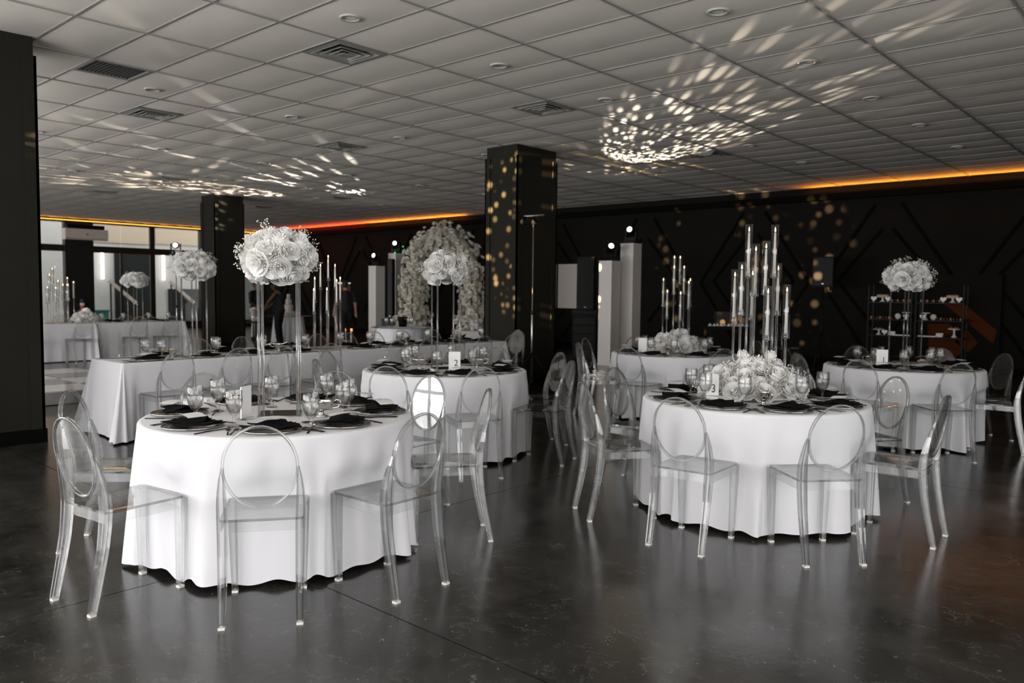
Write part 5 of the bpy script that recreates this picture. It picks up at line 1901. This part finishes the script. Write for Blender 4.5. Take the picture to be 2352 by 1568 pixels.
# the light that throws warm dots on the dark column and wall stands in front of the broad column
t = thing('lighting_stand', 'tripod stand carrying a warm stage light in front of the broad column', 'light stand', (-8.0, 0.25, 0), 0)
tripod(t, 2.65, 0.42, 0.012)
p = moving_head(-8.0, 0.25, 2.655, (-8.1, 9.40, 2.5), 'warm stage light on a tripod stand in front of the broad column', M['lenswarm'])
gobo_spot(p, (-8.15, 9.40, 2.42), 'beam', 130000, radians(18), 60, 0.42, (1.0, 0.62, 0.28), 0.0, 0.155, 8.2, gate=0.1)

# ---- sound equipment
def loudspeaker(x, y, z, w, d, h, rz, label):
    t = thing('loudspeaker', label, 'speaker', (x, y, z), rz)
    obj('cabinet', MB().box(-w / 2, w / 2, -d / 2 + 0.015, d / 2, 0, h).mesh('cabinet', M['black']), t)
    obj('grille', MB().box(-w / 2 + 0.015, w / 2 - 0.015, -d / 2, -d / 2 + 0.0145, 0.03, h - 0.03).mesh('grille', M['blackmetal']), t)
    obj('badge', MB().box(-0.02, 0.02, -d / 2 - 0.004, -d / 2 - 0.0005, 0.06, 0.075).mesh('badge', M['steel']), t)
    return t


t = thing('speaker_stand', 'black tripod speaker stand before the chevron wall', 'stand', (-6.22, 16.55, 0), 0.2)
tripod(t, 1.64, 0.5, 0.016, 0.7, polemat='blackmetal')
loudspeaker(-6.22, 16.55, 1.645, 0.40, 0.34, 0.62, 0.25, 'black loudspeaker on a tripod before the chevron wall')
loudspeaker(-16.72, 13.80, 0.0, 0.42, 0.30, 0.72, 0.4, 'black bass speaker box on the floor beside the taller arch pillar')
t = loudspeaker(-16.74, 13.80, 0.725, 0.16, 0.15, 1.60, 0.4, 'tall slim black column speaker beside the flower arch')
loudspeaker(-10.35, 13.95, 1.10, 0.38, 0.30, 1.15, 0.5, 'tall black loudspeaker beside the white wall panel')
t = thing('equipment_rack', 'black equipment rack beneath a tall loudspeaker', 'rack', (-10.35, 13.95, 0), 0.5)
obj('case', MB().box(-0.26, 0.26, -0.22, 0.22, 0.0, 1.04).mesh('case', M['black']), t)
for k in range(5):
    obj('rack_unit', MB().box(-0.23, 0.23, -0.235, -0.2205, 0.08 + k * 0.18, 0.22 + k * 0.18).mesh('rack_unit', M['blackmetal']), t)
obj('top', MB().box(-0.27, 0.27, -0.23, 0.23, 1.042, 1.095).mesh('top', M['blackmetal']), t)
t = thing('wall_panel', 'white rectangular panel with a dark frame on the black wall', 'panel', (-13.33, ROOM_Y1 - 0.012, 1.05))
obj('panel', MB().box(-0.46, 0.57, -0.06, -0.02, 0.0, 1.2).mesh('panel', M['panelwhite']), t)
obj('side_strip', MB().box(-0.59, -0.52, -0.06, -0.01, 0.0, 1.2).mesh('side_strip', M['panelwhite']), t)
fr_b = MB()
fr_b.box(-0.515, -0.465, -0.07, 0, -0.02, 1.22)
fr_b.box(0.575, 0.62, -0.07, 0, -0.02, 1.22)
fr_b.box(-0.465, 0.575, -0.07, 0, -0.03, -0.002)
fr_b.box(-0.465, 0.575, -0.07, 0, 1.202, 1.23)
obj('frame', fr_b.mesh('frame', M['black']), t)
for x, y, z, lab in ((-20.35, 17.3, 2.92, 'tiny green status light high on the chevron wall'), (-16.99, 14.16, 2.502, 'tiny green status light on the taller arch pillar')):
    t = thing('status_light', lab, 'light', (x, y, z))
    obj('housing', MB().box(-0.03, 0.03, -0.008, 0.03, -0.03 if z > 2.6 else -0.0, 0.03).mesh('housing', M['black']), t)
    obj('led', MB().ball((0, -0.02, 0.012), 0.022, 8, 6).mesh('led', M['greenled']), t)
t = thing('floor_uplight', 'small floor uplight glowing orange near the walking man', 'light', (-18.3, 13.55, 0), 0.7)
obj('housing', MB().box(-0.12, 0.12, -0.10, 0.10, 0.02, 0.34).mesh('housing', M['china']), t)
obj('lens', MB().box(-0.10, 0.10, -0.08, 0.08, 0.341, 0.40).mesh('lens', M['ember']), t)
obj('foot', MB().box(-0.13, 0.13, -0.11, 0.11, 0.0, 0.02).mesh('foot', M['black']), t)
t = thing('banner_stand', 'narrow dark red banner behind the candelabra on the long table', 'banner', (-18.75, 13.75, 0), YAW)
obj('base', MB().box(-0.22, 0.22, -0.08, 0.08, 0, 0.04).mesh('base', M['black']), t)
obj('banner', MB().box(-0.17, 0.17, -0.008, 0.008, 0.041, 1.66).mesh('banner', pbr('banner_red', (0.10, 0.018, 0.014), 0.7, var=0.5, scale=4)), t)
obj('top_rail', MB().box(-0.18, 0.18, -0.012, 0.012, 1.661, 1.69).mesh('top_rail', M['steel']), t)

# ================================================================== dessert shelves and bar table
def shelf_unit(x0, x1, y, label):
    t = thing('display_shelf', label, 'shelf', ((x0 + x1) / 2, y, 0))
    h = (x1 - x0) / 2
    for sx in (-1, 1):
        for sy in (-1, 1):
            obj('upright', MB().box(sx * h - 0.012, sx * h + 0.012, sy * 0.15 - 0.012, sy * 0.15 + 0.012, 0, 1.70).mesh('upright', M['blackmetal']), t)
    for z in (0.30, 0.70, 1.02, 1.36):
        obj('shelf_board', MB().box(-h + 0.0125, h - 0.0125, -0.165, 0.165, z - 0.022, z).mesh('shelf_board', M['blackmetal']), t)
    obj('top_rail', MB().tube([(-h, -0.15, 1.70), (-h * 0.5, -0.15, 1.735), (0, -0.15, 1.745), (h * 0.5, -0.15, 1.735), (h, -0.15, 1.70)], 0.010, 6).mesh('top_rail', M['blackmetal']), t)


SY = 16.85
shelf_unit(-5.36, -4.56, SY, 'black metal display shelf of desserts beside the tripod speaker')
shelf_unit(-4.48, -3.66, SY, 'black metal display shelf of desserts before the glow-painted panel')
t = thing('backdrop_panel', 'black panel with patches painted as an orange-brown glow behind the dessert shelves', 'panel', (-4.0, ROOM_Y1 - 0.11, 0))
obj('board', MB().box(-0.75, 0.85, 0.0, 0.03, 0.0, 1.9).mesh('board', M['wall']), t)
for pts in ([(-0.35, 0.25), (-0.05, 0.05), (0.25, 0.45), (0.0, 0.95), (-0.4, 0.95)], [(-0.2, 1.4), (0.05, 1.2), (0.75, 0.6), (0.8, 0.85), (0.1, 1.45)], [(0.1, 0.6), (0.35, 0.42), (0.5, 0.6), (0.3, 0.85)]):
    obj('patch', MB().prism(pts, -0.015, -0.001, 'y').mesh('patch', M['rust']), t)  # patches paint the orange-brown glow onto the board

stand_me = (MB().lathe([(0, 0), (0.06, 0), (0.062, 0.006), (0.025, 0.03), (0.018, 0.07), (0.03, 0.10), (0, 0.10)], 20).mesh('pedestal', M['china']),
            MB().lathe([(0, 0.1005), (0.12, 0.1005), (0.125, 0.112), (0.12, 0.115), (0, 0.115)], 28).mesh('plate', M['china']))


def cake_stand(x, y, z, s, label, group='cake stands on the dessert shelves'):
    t = thing('cake_stand', label, 'cake stand', (x, y, z), 0, group)
    for nm, me in zip(('pedestal', 'plate'), stand_me):
        o = obj(nm, me, t)
        o.scale = (s[0], s[0], s[1])


cup_me = MB().lathe([(0, 0), (0.018, 0), (0.024, 0.05), (0.0255, 0.052), (0.0235, 0.052), (0.017, 0.003), (0, 0.003)], 14).mesh('cup', M['jelly'])
fills = {}
for c in ('cream', 'berry', 'choco', 'green'):
    fills[c] = (MB().lathe([(0, 0.003), (0.0165, 0.0035), (0.0215, 0.04), (0.012, 0.05), (0, 0.054)], 12).mesh('filling', M[c]))
mini_me = MB().lathe([(0, 0), (0.014, 0), (0.017, 0.018), (0.018, 0.022), (0.010, 0.034), (0, 0.038)], 12).mesh('case', M['cream'])
top_me = MB().ball((0, 0, 0.040), 0.008, 8, 6).mesh('topping', M['choco'])
heart_poly = []
for k in range(28):
    a = 2 * pi * k / 28
    heart_poly.append((0.0035 * 16 * sin(a) ** 3, 0.0035 * (13 * cos(a) - 5 * cos(2 * a) - 2 * cos(3 * a) - cos(4 * a)) + 0.062))
heart_me = MB().prism(heart_poly, -0.006, 0.006, 'y').mesh('heart', M['china'])
foot_me = MB().box(-0.02, 0.02, -0.02, 0.02, 0, 0.004).mesh('foot', M['china'])


def dessert_cup(x, y, z, c):
    lab = {'cream': 'cream dessert cup on the black display shelf', 'berry': 'red berry dessert cup on the black display shelf', 'choco': 'brown chocolate dessert cup on the black display shelf',
           'green': 'dark green dessert cup on the black display shelf'}[c]
    t = thing('dessert_cup', lab, 'dessert', (x, y, z), 0, 'dessert cups on the shelves')
    obj('cup', cup_me, t)
    obj('filling', fills[c], t)


def mini_cake(x, y, z):
    t = thing('mini_cake', 'tiny cream cake with a brown topping on the upper cake stands', 'dessert', (x, y, z), 0, 'tiny cakes on the upper cake stands')
    obj('case', mini_me, t)
    obj('topping', top_me, t)


def heart(x, y, z, lab='white heart plaque on the dessert shelves'):
    t = thing('heart_plaque', lab, 'ornament', (x, y, z), 0, 'heart plaques on the shelves')
    obj('heart', heart_me, t)
    obj('foot', foot_me, t)


disc_me = MB().tube([(0, -0.006, 0.06), (0, 0.006, 0.06)], 0.055, 24, up=(0, 0, 1)).mesh('disc', M['china'])


def disc(x, y, z):
    t = thing('round_plaque', 'round white plaque on the middle dessert shelf', 'ornament', (x, y, z), 0, 'round plaques on the shelves')
    obj('disc', disc_me, t)
    obj('foot', foot_me, t)


rng = random.Random(8)
for sx0, s in ((-5.36, 1), (-3.66, -1)):
    cx = sx0 + s * 0.22
    cake_stand(cx, SY, 1.361, (1.0, 0.9), 'wide white cake stand on the top dessert shelf')
    for r in range(2):
        for k in range(5):
            mini_cake(cx - 0.08 + k * 0.04, SY - 0.05 + r * 0.05, 1.361 + 0.1045)
    for k in range(5):
        mini_cake(cx - 0.08 + k * 0.04, SY + 0.05, 1.361 + 0.1045)
    heart(cx - 0.14, SY - 0.10, 1.361)
    heart(cx + 0.13, SY - 0.10, 1.361)
    for k in range(7):
        dessert_cup(sx0 + s * (0.42 + k * 0.055), SY - 0.08 + (k % 2) * 0.06, 1.361, ('cream', 'berry')[k % 2] if k != 3 else 'choco')
    for k in range(8):
        for r in range(2):
            dessert_cup(sx0 + s * (0.05 + k * 0.056), SY - 0.11 + r * 0.06, 1.021, ('cream', 'berry', 'green')[k % 3])
    disc(sx0 + s * 0.53, SY - 0.05, 1.021)
    cake_stand(sx0 + s * 0.68, SY, 1.021, (0.7, 1.25), 'tall narrow white cake stand on the middle dessert shelf')
    heart(sx0 + s * 0.70, SY - 0.12, 1.021)
    cake_stand(sx0 + s * 0.17, SY, 0.701, (0.9, 1.0 if s > 0 else 1.5), 'white cake stand on the lower dessert shelf')
    for k in range(4):
        t = thing('tartlet', 'small brown tartlet on the lower cake stands', 'dessert', (sx0 + s * 0.17 - 0.06 + k * 0.04, SY, 0.701 + 0.115 * (1.0 if s > 0 else 1.5) + 0.001), 0, 'tartlets on the lower stands')
        obj('shell', MB().lathe([(0, 0), (0.014, 0), (0.018, 0.012), (0, 0.014)], 12).mesh('shell', M['choco']), t)
        obj('topping', MB().ball((0, 0, 0.018), 0.009, 8, 5).mesh('topping', M['berry' if k % 2 else 'cream']), t)
    t = thing('napkin_stack', 'short stack of white paper napkins on the lower dessert shelf', 'napkins', (sx0 + s * 0.42, SY, 0.701), 0, 'paper napkin stacks')
    for k in range(3):
        obj('napkin_layer', MB().box(-0.06, 0.06, -0.06, 0.06, k * 0.025 + 0.0005, k * 0.025 + 0.025).mesh('napkin_layer', M['china']), t, (0, 0, 0), (0, 0, k * 0.1))
    t = thing('serving_tray', 'long flat white tray on the lower dessert shelf', 'tray', (sx0 + s * 0.62, SY - 0.02, 0.701), 0, 'flat trays on the lower dessert shelf')
    obj('tray', MB().box(-0.15, 0.15, -0.09, 0.09, 0.0, 0.008).mesh('tray', M['china']), t)
    obj('lip', MB().box(-0.155, 0.155, -0.095, -0.0905, 0.0, 0.02).mesh('lip', M['china']), t)
heart(-5.36 + 0.31, SY - 0.1, 0.701)

t = thing('bar_table', 'narrow black serving table with white cups beyond the candlelit tables', 'table', (-6.82, 13.65, 0), YAW)
obj('top', MB().box(-0.45, 0.45, -0.22, 0.22, 0.83, 0.89).mesh('top', M['black']), t)
for sx in (-1, 1):
    for sy in (-1, 1):
        obj('leg', MB().box(sx * 0.41 - 0.02, sx * 0.41 + 0.02, sy * 0.18 - 0.02, sy * 0.18 + 0.02, 0, 0.83).mesh('leg', M['black']), t)
t = thing('display_box', 'glowing amber glass box standing on the narrow black serving table', 'box', (-6.78, 13.74, 0.891), YAW)
obj('box', MB().box(-0.36, 0.36, -0.08, 0.08, 0, 0.27).mesh('box', M['tubeglass'], True), t)
obj('back', MB().box(-0.36, 0.36, 0.082, 0.09, 0, 0.27).mesh('back', pbr('box_back', (0.03, 0.024, 0.016), 0.5)), t)
for k in (-0.22, 0.0):
    obj('lamp', MB().ball((k, 0, 0.07), (0.05, 0.03, 0.05), 12, 8).mesh('lamp', emit('amber_lamp', (1.0, 0.55, 0.22), 0.5)), t)
rng = random.Random(15)
for k in range(11):
    q = Vector((-6.82, 13.65, 0.891)) + Matrix.Rotation(YAW, 3, 'Z') @ Vector((-0.40 + k * 0.066, -0.14 + rng.uniform(-0.03, 0.03), 0))
    t = thing('meringue', 'white meringue mound in a row on the narrow black serving table', 'dessert', q, 0, 'meringues on the serving table')
    obj('mound', MB().lathe([(0, 0), (0.03, 0), (0.033, 0.015), (0.022, 0.035), (0.008, 0.05), (0, 0.055)], 14).mesh('mound', M['china']), t)
    obj('base', MB().lathe([(0, 0), (0.032, 0), (0.034, 0.002), (0.03, 0.004), (0, 0.004)], 14).mesh('base', M['black']), t, (0, 0, -0.0005))

# ---- clear chiavari chair
t = thing('chiavari_chair', 'clear bamboo-style chair with a slatted back beside the serving table', 'chair', (-6.30, 14.85, 0), YAW + 0.5)
AC = M['acrylic_solid']
for sx in (-1, 1):
    obj('leg', MB().tube([(sx * 0.19, -0.19, 0), (sx * 0.19, -0.18, 0.45)], 0.013, 8).mesh('leg', AC, True), t)
    obj('leg', MB().tube([(sx * 0.18, 0.22, 0), (sx * 0.18, 0.20, 0.45), (sx * 0.19, 0.24, 0.70), (sx * 0.20, 0.30, 0.92)], 0.013, 8).mesh('leg', AC, True), t)
    obj('stretcher', MB().tube([(sx * 0.19, -0.17, 0.2), (sx * 0.185, 0.20, 0.2)], 0.009, 6).mesh('stretcher', AC, True), t)
obj('seat', MB().box(-0.20, 0.20, -0.20, 0.21, 0.451, 0.475).mesh('seat', AC, True), t)
for z, y in ((0.60, 0.222), (0.66, 0.232), (0.84, 0.276), (0.90, 0.294)):
    obj('back_slat', MB().tube([(-0.19, y, z), (0.19, y, z)], 0.010, 8).mesh('back_slat', AC, True), t)
for k in range(4):
    obj('spindle', MB().tube([(-0.12 + k * 0.08, 0.232, 0.66), (-0.12 + k * 0.08, 0.276, 0.84)], 0.007, 6).mesh('spindle', AC, True), t)


# ================================================================== people
def person(name, label, loc, rz, limbs, balls, mats, regions, hair, extra=(), height=1.75):
    """limbs: (points, radii); fused into one skin by a voxel remesh; regions(co) gives a garment name or None"""
    b = MB()
    for pts, rad in limbs:
        b.tube(pts, rad, 12)
        for p_, r_ in ((pts[0], rad[0]), (pts[-1], rad[-1])):
            rx = r_ if not isinstance(r_, tuple) else min(r_)
            b.ball(p_, rx * 0.98, 10, 6)
    for c, r in balls:
        b.ball(c, r, 16, 10)
    me = b.mesh('body_raw', M['skin'], True)
    tmp = bpy.data.objects.new('tmp', me)
    COL.objects.link(tmp)
    rm = tmp.modifiers.new('r', 'REMESH')
    rm.mode, rm.voxel_size, rm.use_smooth_shade = 'VOXEL', 0.011, True
    sm = tmp.modifiers.new('s', 'SMOOTH')
    sm.factor, sm.iterations = 0.5, 4
    dg = bpy.context.evaluated_depsgraph_get()
    body = bpy.data.meshes.new_from_object(tmp.evaluated_get(dg))
    bpy.data.objects.remove(tmp)
    body.materials.clear()
    body.materials.append(mats['skin'])
    t = thing('person', label, 'person', loc, rz)
    obj('body', body, t)
    garments = {}
    for poly in body.polygons:
        g = regions(poly.center)
        if g:
            garments.setdefault(g, []).append(poly)
    for g, polys in garments.items():
        idx, vs, fs = {}, [], []
        for poly in polys:
            f = []
            for vi in poly.vertices:
                if vi not in idx:
                    idx[vi] = len(vs)
                    v = body.vertices[vi]
                    n = v.normal
                    wob = 0.004 * sin(v.co.z * 55 + v.co.x * 40) + 0.003 * sin(v.co.y * 60)
                    vs.append(v.co + n * (0.012 + wob))
                f.append(idx[vi])
            fs.append(tuple(f))
        gm = MB().add(vs, fs)
        obj(g, gm.mesh(g, mats[g]), t)
    obj('hair', hair.mesh('hair', mats['hair']), t)
    for nm, mb, mt in extra:
        obj(nm, mb.mesh(nm, mt), t)
    return t


def hand(limbs, w, d, side, curl=0.5, thumb=None):
    """palm and five bent fingers from wrist w along d; side points to the thumb side"""
    w, d, side = Vector(w), Vector(d).normalized(), Vector(side).normalized()
    nrm = d.cross(side).normalized()
    palm = w + d * 0.045
    limbs.append(([w, palm, w + d * 0.085], [(0.024), 0.030, 0.030]))
    for k, ln in enumerate((0.070, 0.078, 0.072, 0.055)):
        o = w + d * 0.085 + side * (0.030 - k * 0.020)
        p1 = o + d * ln * 0.5 + nrm * curl * 0.012
        p2 = o + d * ln * 0.85 + nrm * curl * 0.040
        limbs.append(([o, p1, p2], [0.0105, 0.0098, 0.0085]))
    o = w + d * 0.035 + side * 0.026
    limbs.append(([o, o + d * 0.025 + side * 0.028, o + d * 0.058 + side * 0.032], [0.0125, 0.0112, 0.0095]))


def head_parts(limbs, balls, c, fwd):
    """skull, jaw, nose and ears about c, facing fwd"""
    f = Vector(fwd).normalized()
    s = Vector((f.y, -f.x, 0)).normalized()
    c = Vector(c)
    balls += [(c, (0.078, 0.090, 0.105)), (c + f * 0.025 + Vector((0, 0, -0.045)), (0.062, 0.066, 0.075))]
    limbs.append(([c + f * 0.085 + Vector((0, 0, 0.012)), c + f * 0.108 + Vector((0, 0, -0.028))], [0.010, 0.016]))
    limbs.append(([c + f * 0.084 + Vector((0, 0, -0.066)) - s * 0.02, c + f * 0.090 + Vector((0, 0, -0.066)), c + f * 0.084 + Vector((0, 0, -0.066)) + s * 0.02], [0.010, 0.012, 0.010]))
    for q in (-1, 1):
        limbs.append(([c + s * q * 0.078 + Vector((0, 0, 0.015)), c + s * q * 0.084 - f * 0.01 + Vector((0, 0, -0.03))], [0.014, 0.011]))


def eyes(c, fwd):
    f = Vector(fwd).normalized()
    s = Vector((f.y, -f.x, 0)).normalized()
    e = MB()
    for q in (-1, 1):
        e.ball(Vector(c) + f * 0.080 + s * q * 0.031 + Vector((0, 0, 0.006)), 0.013, 8, 6)
    return e


def hair_cap(c, fwd, bun=False, r=(0.088, 0.100, 0.112)):
    f = Vector(fwd).normalized()
    h = MB()
    h.ball(Vector(c) - f * 0.018 + Vector((0, 0, 0.020)), r, 16, 10)
    if bun:
        h.ball(Vector(c) - f * 0.095 + Vector((0, 0, 0.055)), (0.075, 0.075, 0.07), 14, 10)
        h.ball(Vector(c) - f * 0.05 + Vector((0, 0, -0.07)), (0.07, 0.06, 0.07), 12, 8)
    return h


def shoes(feet, fwd, mat):
    b = MB()
    f = Vector(fwd).normalized()
    for p_ in feet:
        p_ = Vector(p_)
        b.tube([p_ - f * 0.07 + Vector((0, 0, 0.045)), p_ + f * 0.04 + Vector((0, 0, 0.045)), p_ + f * 0.15 + Vector((0, 0, 0.032)), p_ + f * 0.20 + Vector((0, 0, 0.026))], [(0.042, 0.044), (0.046, 0.044), (0.046, 0.031), (0.03, 0.022)], 12, up=(0, 0, 1))
    return ('shoes', b, mat)


# the man walking away, arms hanging (faces local +y)
L_, B_ = [], []
L_ += [([(0, 0, 0.92), (0, 0.0, 1.05), (0, 0.01, 1.22), (0, 0.0, 1.38), (0, 0, 1.45)], [(0.165, 0.115), (0.155, 0.11), (0.175, 0.12), (0.165, 0.10), (0.09, 0.07)])]
L_ += [([(0, 0, 1.40), (0, 0.01, 1.54)], [0.06, 0.052])]
for s in (-1, 1):
    st_ = 0.16 * s
    L_ += [([(s * 0.09, 0, 0.92), (s * 0.095, st_ * 0.55, 0.50), (s * 0.09, st_ * 0.7 - 0.06, 0.10)], [0.092, 0.058, 0.042])]
    L_ += [([(s * 0.09, st_ * 0.7 - 0.08, 0.05), (s * 0.095, st_ * 0.7 + 0.10, 0.035)], [0.036, 0.03])]
    L_ += [([(s * 0.16, 0, 1.40), (s * 0.205, -0.01, 1.38), (s * 0.25, -0.02 - 0.05 * s, 1.12), (s * 0.275, 0.06 - 0.10 * s, 0.88)], [0.062, 0.060, 0.042, 0.029])]
    hand(L_, (s * 0.275, 0.06 - 0.10 * s, 0.88), (s * 0.03, 0.05, -0.3), (-s * 0.2, 0.5, 0.0), 0.6)
head_parts(L_, B_, (0, 0.02, 1.62), (0.1, 1, 0))


def man_regions(c):
    if abs(c.x) < 0.33 and 0.93 < c.z < 1.47 and (abs(c.x) < 0.19 or c.z > 1.15):
        return 'shirt'
    if 0.10 < c.z <= 0.93 and abs(c.x) < 0.21:
        return 'trousers'
    return None


person('man', 'person in black shirt and trousers walking away beside the flower arch', (-17.75, 13.05, 0), YAW + 0.45, L_, B_, dict(skin=M['skin'], shirt=M['shirt'], trousers=M['trouser_black'], hair=M['hair']), man_regions,
       hair_cap((0, 0.02, 1.62), (0.1, 1, 0)), (('eyes', eyes((0, 0.02, 1.62), (0.1, 1, 0)), M['eye']), shoes([(0.09, 0.03, 0), (-0.09, -0.19, 0)], (0, 1, 0), M['shoe'])))

# the woman with her hair up, reaching out to one side (faces local +y, to the side in the picture)
L_, B_ = [], []
L_ += [([(0, 0, 0.90), (0, 0.01, 1.05), (0, 0.03, 1.20), (0, 0.05, 1.34), (0, 0.06, 1.41)], [(0.16, 0.12), (0.13, 0.10), (0.145, 0.11), (0.14, 0.085), (0.07, 0.06)])]
L_ += [([(0, 0.06, 1.38), (0, 0.09, 1.50)], [0.05, 0.045])]
for s in (-1, 1):
    L_ += [([(s * 0.085, 0, 0.90), (s * 0.085, 0.03, 0.50), (s * 0.08, -0.02, 0.10)], [0.09, 0.055, 0.038])]
    L_ += [([(s * 0.08, -0.04, 0.05), (s * 0.085, 0.12, 0.033)], [0.033, 0.028])]
    w_ = (s * 0.13, 0.42 if s > 0 else 0.36, 0.98 if s > 0 else 0.92)
    L_ += [([(s * 0.12, 0.05, 1.36), (s * 0.17, 0.06, 1.33), (s * 0.19, 0.22, 1.14), w_], [0.052, 0.05, 0.036, 0.025])]
    hand(L_, w_, (-s * 0.1, 0.5, -0.25), (0, 0.2, 0.5), 0.6)
head_parts(L_, B_, (0, 0.12, 1.575), (0, 1, -0.15))


def woman_regions(c):
    if c.z > 1.12 and c.y < 0.17 and c.z < 1.36 and abs(c.x) < 0.145:
        return 'top'
    if 0.10 < c.z <= 1.13 and c.y < 0.16:
        return 'trousers'
    return None


person('woman', 'person with dark hair tied up reaching over beside the cake table', (-18.75, 11.65, 0), YAW + 1.35, L_, B_, dict(skin=M['skin_dark'], top=M['shirt'], trousers=M['trouser_black'], hair=M['hair']), woman_regions,
       hair_cap((0, 0.12, 1.575), (0, 1, -0.1), True), (('eyes', eyes((0, 0.12, 1.575), (0, 1, -0.15)), M['eye']), shoes([(0.08, 0, 0), (-0.08, 0, 0)], (0, 1, 0), M['black'])))

# the third person, standing with dark top and cream trousers
L_, B_ = [], []
L_ += [([(0, 0, 0.90), (0, 0.0, 1.05), (0, 0.01, 1.20), (0, 0.0, 1.36), (0, 0, 1.43)], [(0.16, 0.12), (0.14, 0.105), (0.155, 0.115), (0.15, 0.09), (0.08, 0.065)])]
L_ += [([(0, 0, 1.39), (0, 0.02, 1.52)], [0.055, 0.048])]
for s in (-1, 1):
    L_ += [([(s * 0.09, 0, 0.90), (s * 0.09, 0.02, 0.50), (s * 0.09, -0.02, 0.10)], [0.092, 0.058, 0.042])]
    L_ += [([(s * 0.09, -0.04, 0.05), (s * 0.095, 0.13, 0.035)], [0.035, 0.03])]
    w_ = (s * 0.16, 0.26, 0.98)
    L_ += [([(s * 0.14, 0, 1.38), (s * 0.19, 0, 1.36), (s * 0.22, 0.02, 1.10), w_], [0.056, 0.054, 0.04, 0.027])]
    hand(L_, w_, (-s * 0.25, 0.4, 0.1), (0, 0.1, 0.5), 0.7)
head_parts(L_, B_, (0, 0.03, 1.60), (0, 1, -0.2))


def third_regions(c):
    if c.z > 0.92 and c.z < 1.45 and (c.y < 0.2):
        return 'top'
    if 0.10 < c.z <= 0.92 and abs(c.x) < 0.2:
        return 'trousers'
    return None


person('guest', 'person in dark top and cream trousers standing near the black column', (-21.05, 12.30, 0), YAW - 2.0, L_, B_, dict(skin=M['skin_dark'], top=M['shirt'], trousers=M['trouser_cream'], hair=M['hair']), third_regions,
       hair_cap((0, 0.03, 1.60), (0, 1, -0.1)), (('eyes', eyes((0, 0.03, 1.60), (0, 1, -0.2)), M['eye']), shoes([(0.09, 0, 0), (-0.09, 0, 0)], (0, 1, 0), M['black'])))
# small serving cart by that guest
t = thing('drink_dispenser', 'clear drink dispenser on a slim black stand beside the cake table', 'dispenser', (-20.12, 11.72, 0), 0.4)
obj('stand_top', MB().box(-0.2, 0.2, -0.2, 0.2, 0.55, 0.58).mesh('stand_top', M['black']), t)
for sx in (-1, 1):
    for sy in (-1, 1):
        obj('stand_leg', MB().box(sx * 0.18 - 0.012, sx * 0.18 + 0.012, sy * 0.18 - 0.012, sy * 0.18 + 0.012, 0, 0.55).mesh('stand_leg', M['black']), t)
obj('jar', MB().lathe([(0, 0.581), (0.11, 0.581), (0.12, 0.60), (0.12, 0.86), (0.07, 0.90), (0.07, 0.93), (0, 0.93)], 20).mesh('jar', M['glass'], True), t)
obj('lid', MB().lathe([(0, 0.931), (0.075, 0.931), (0.075, 0.965), (0.02, 0.98), (0, 1.0)], 20).mesh('lid', M['china']), t)
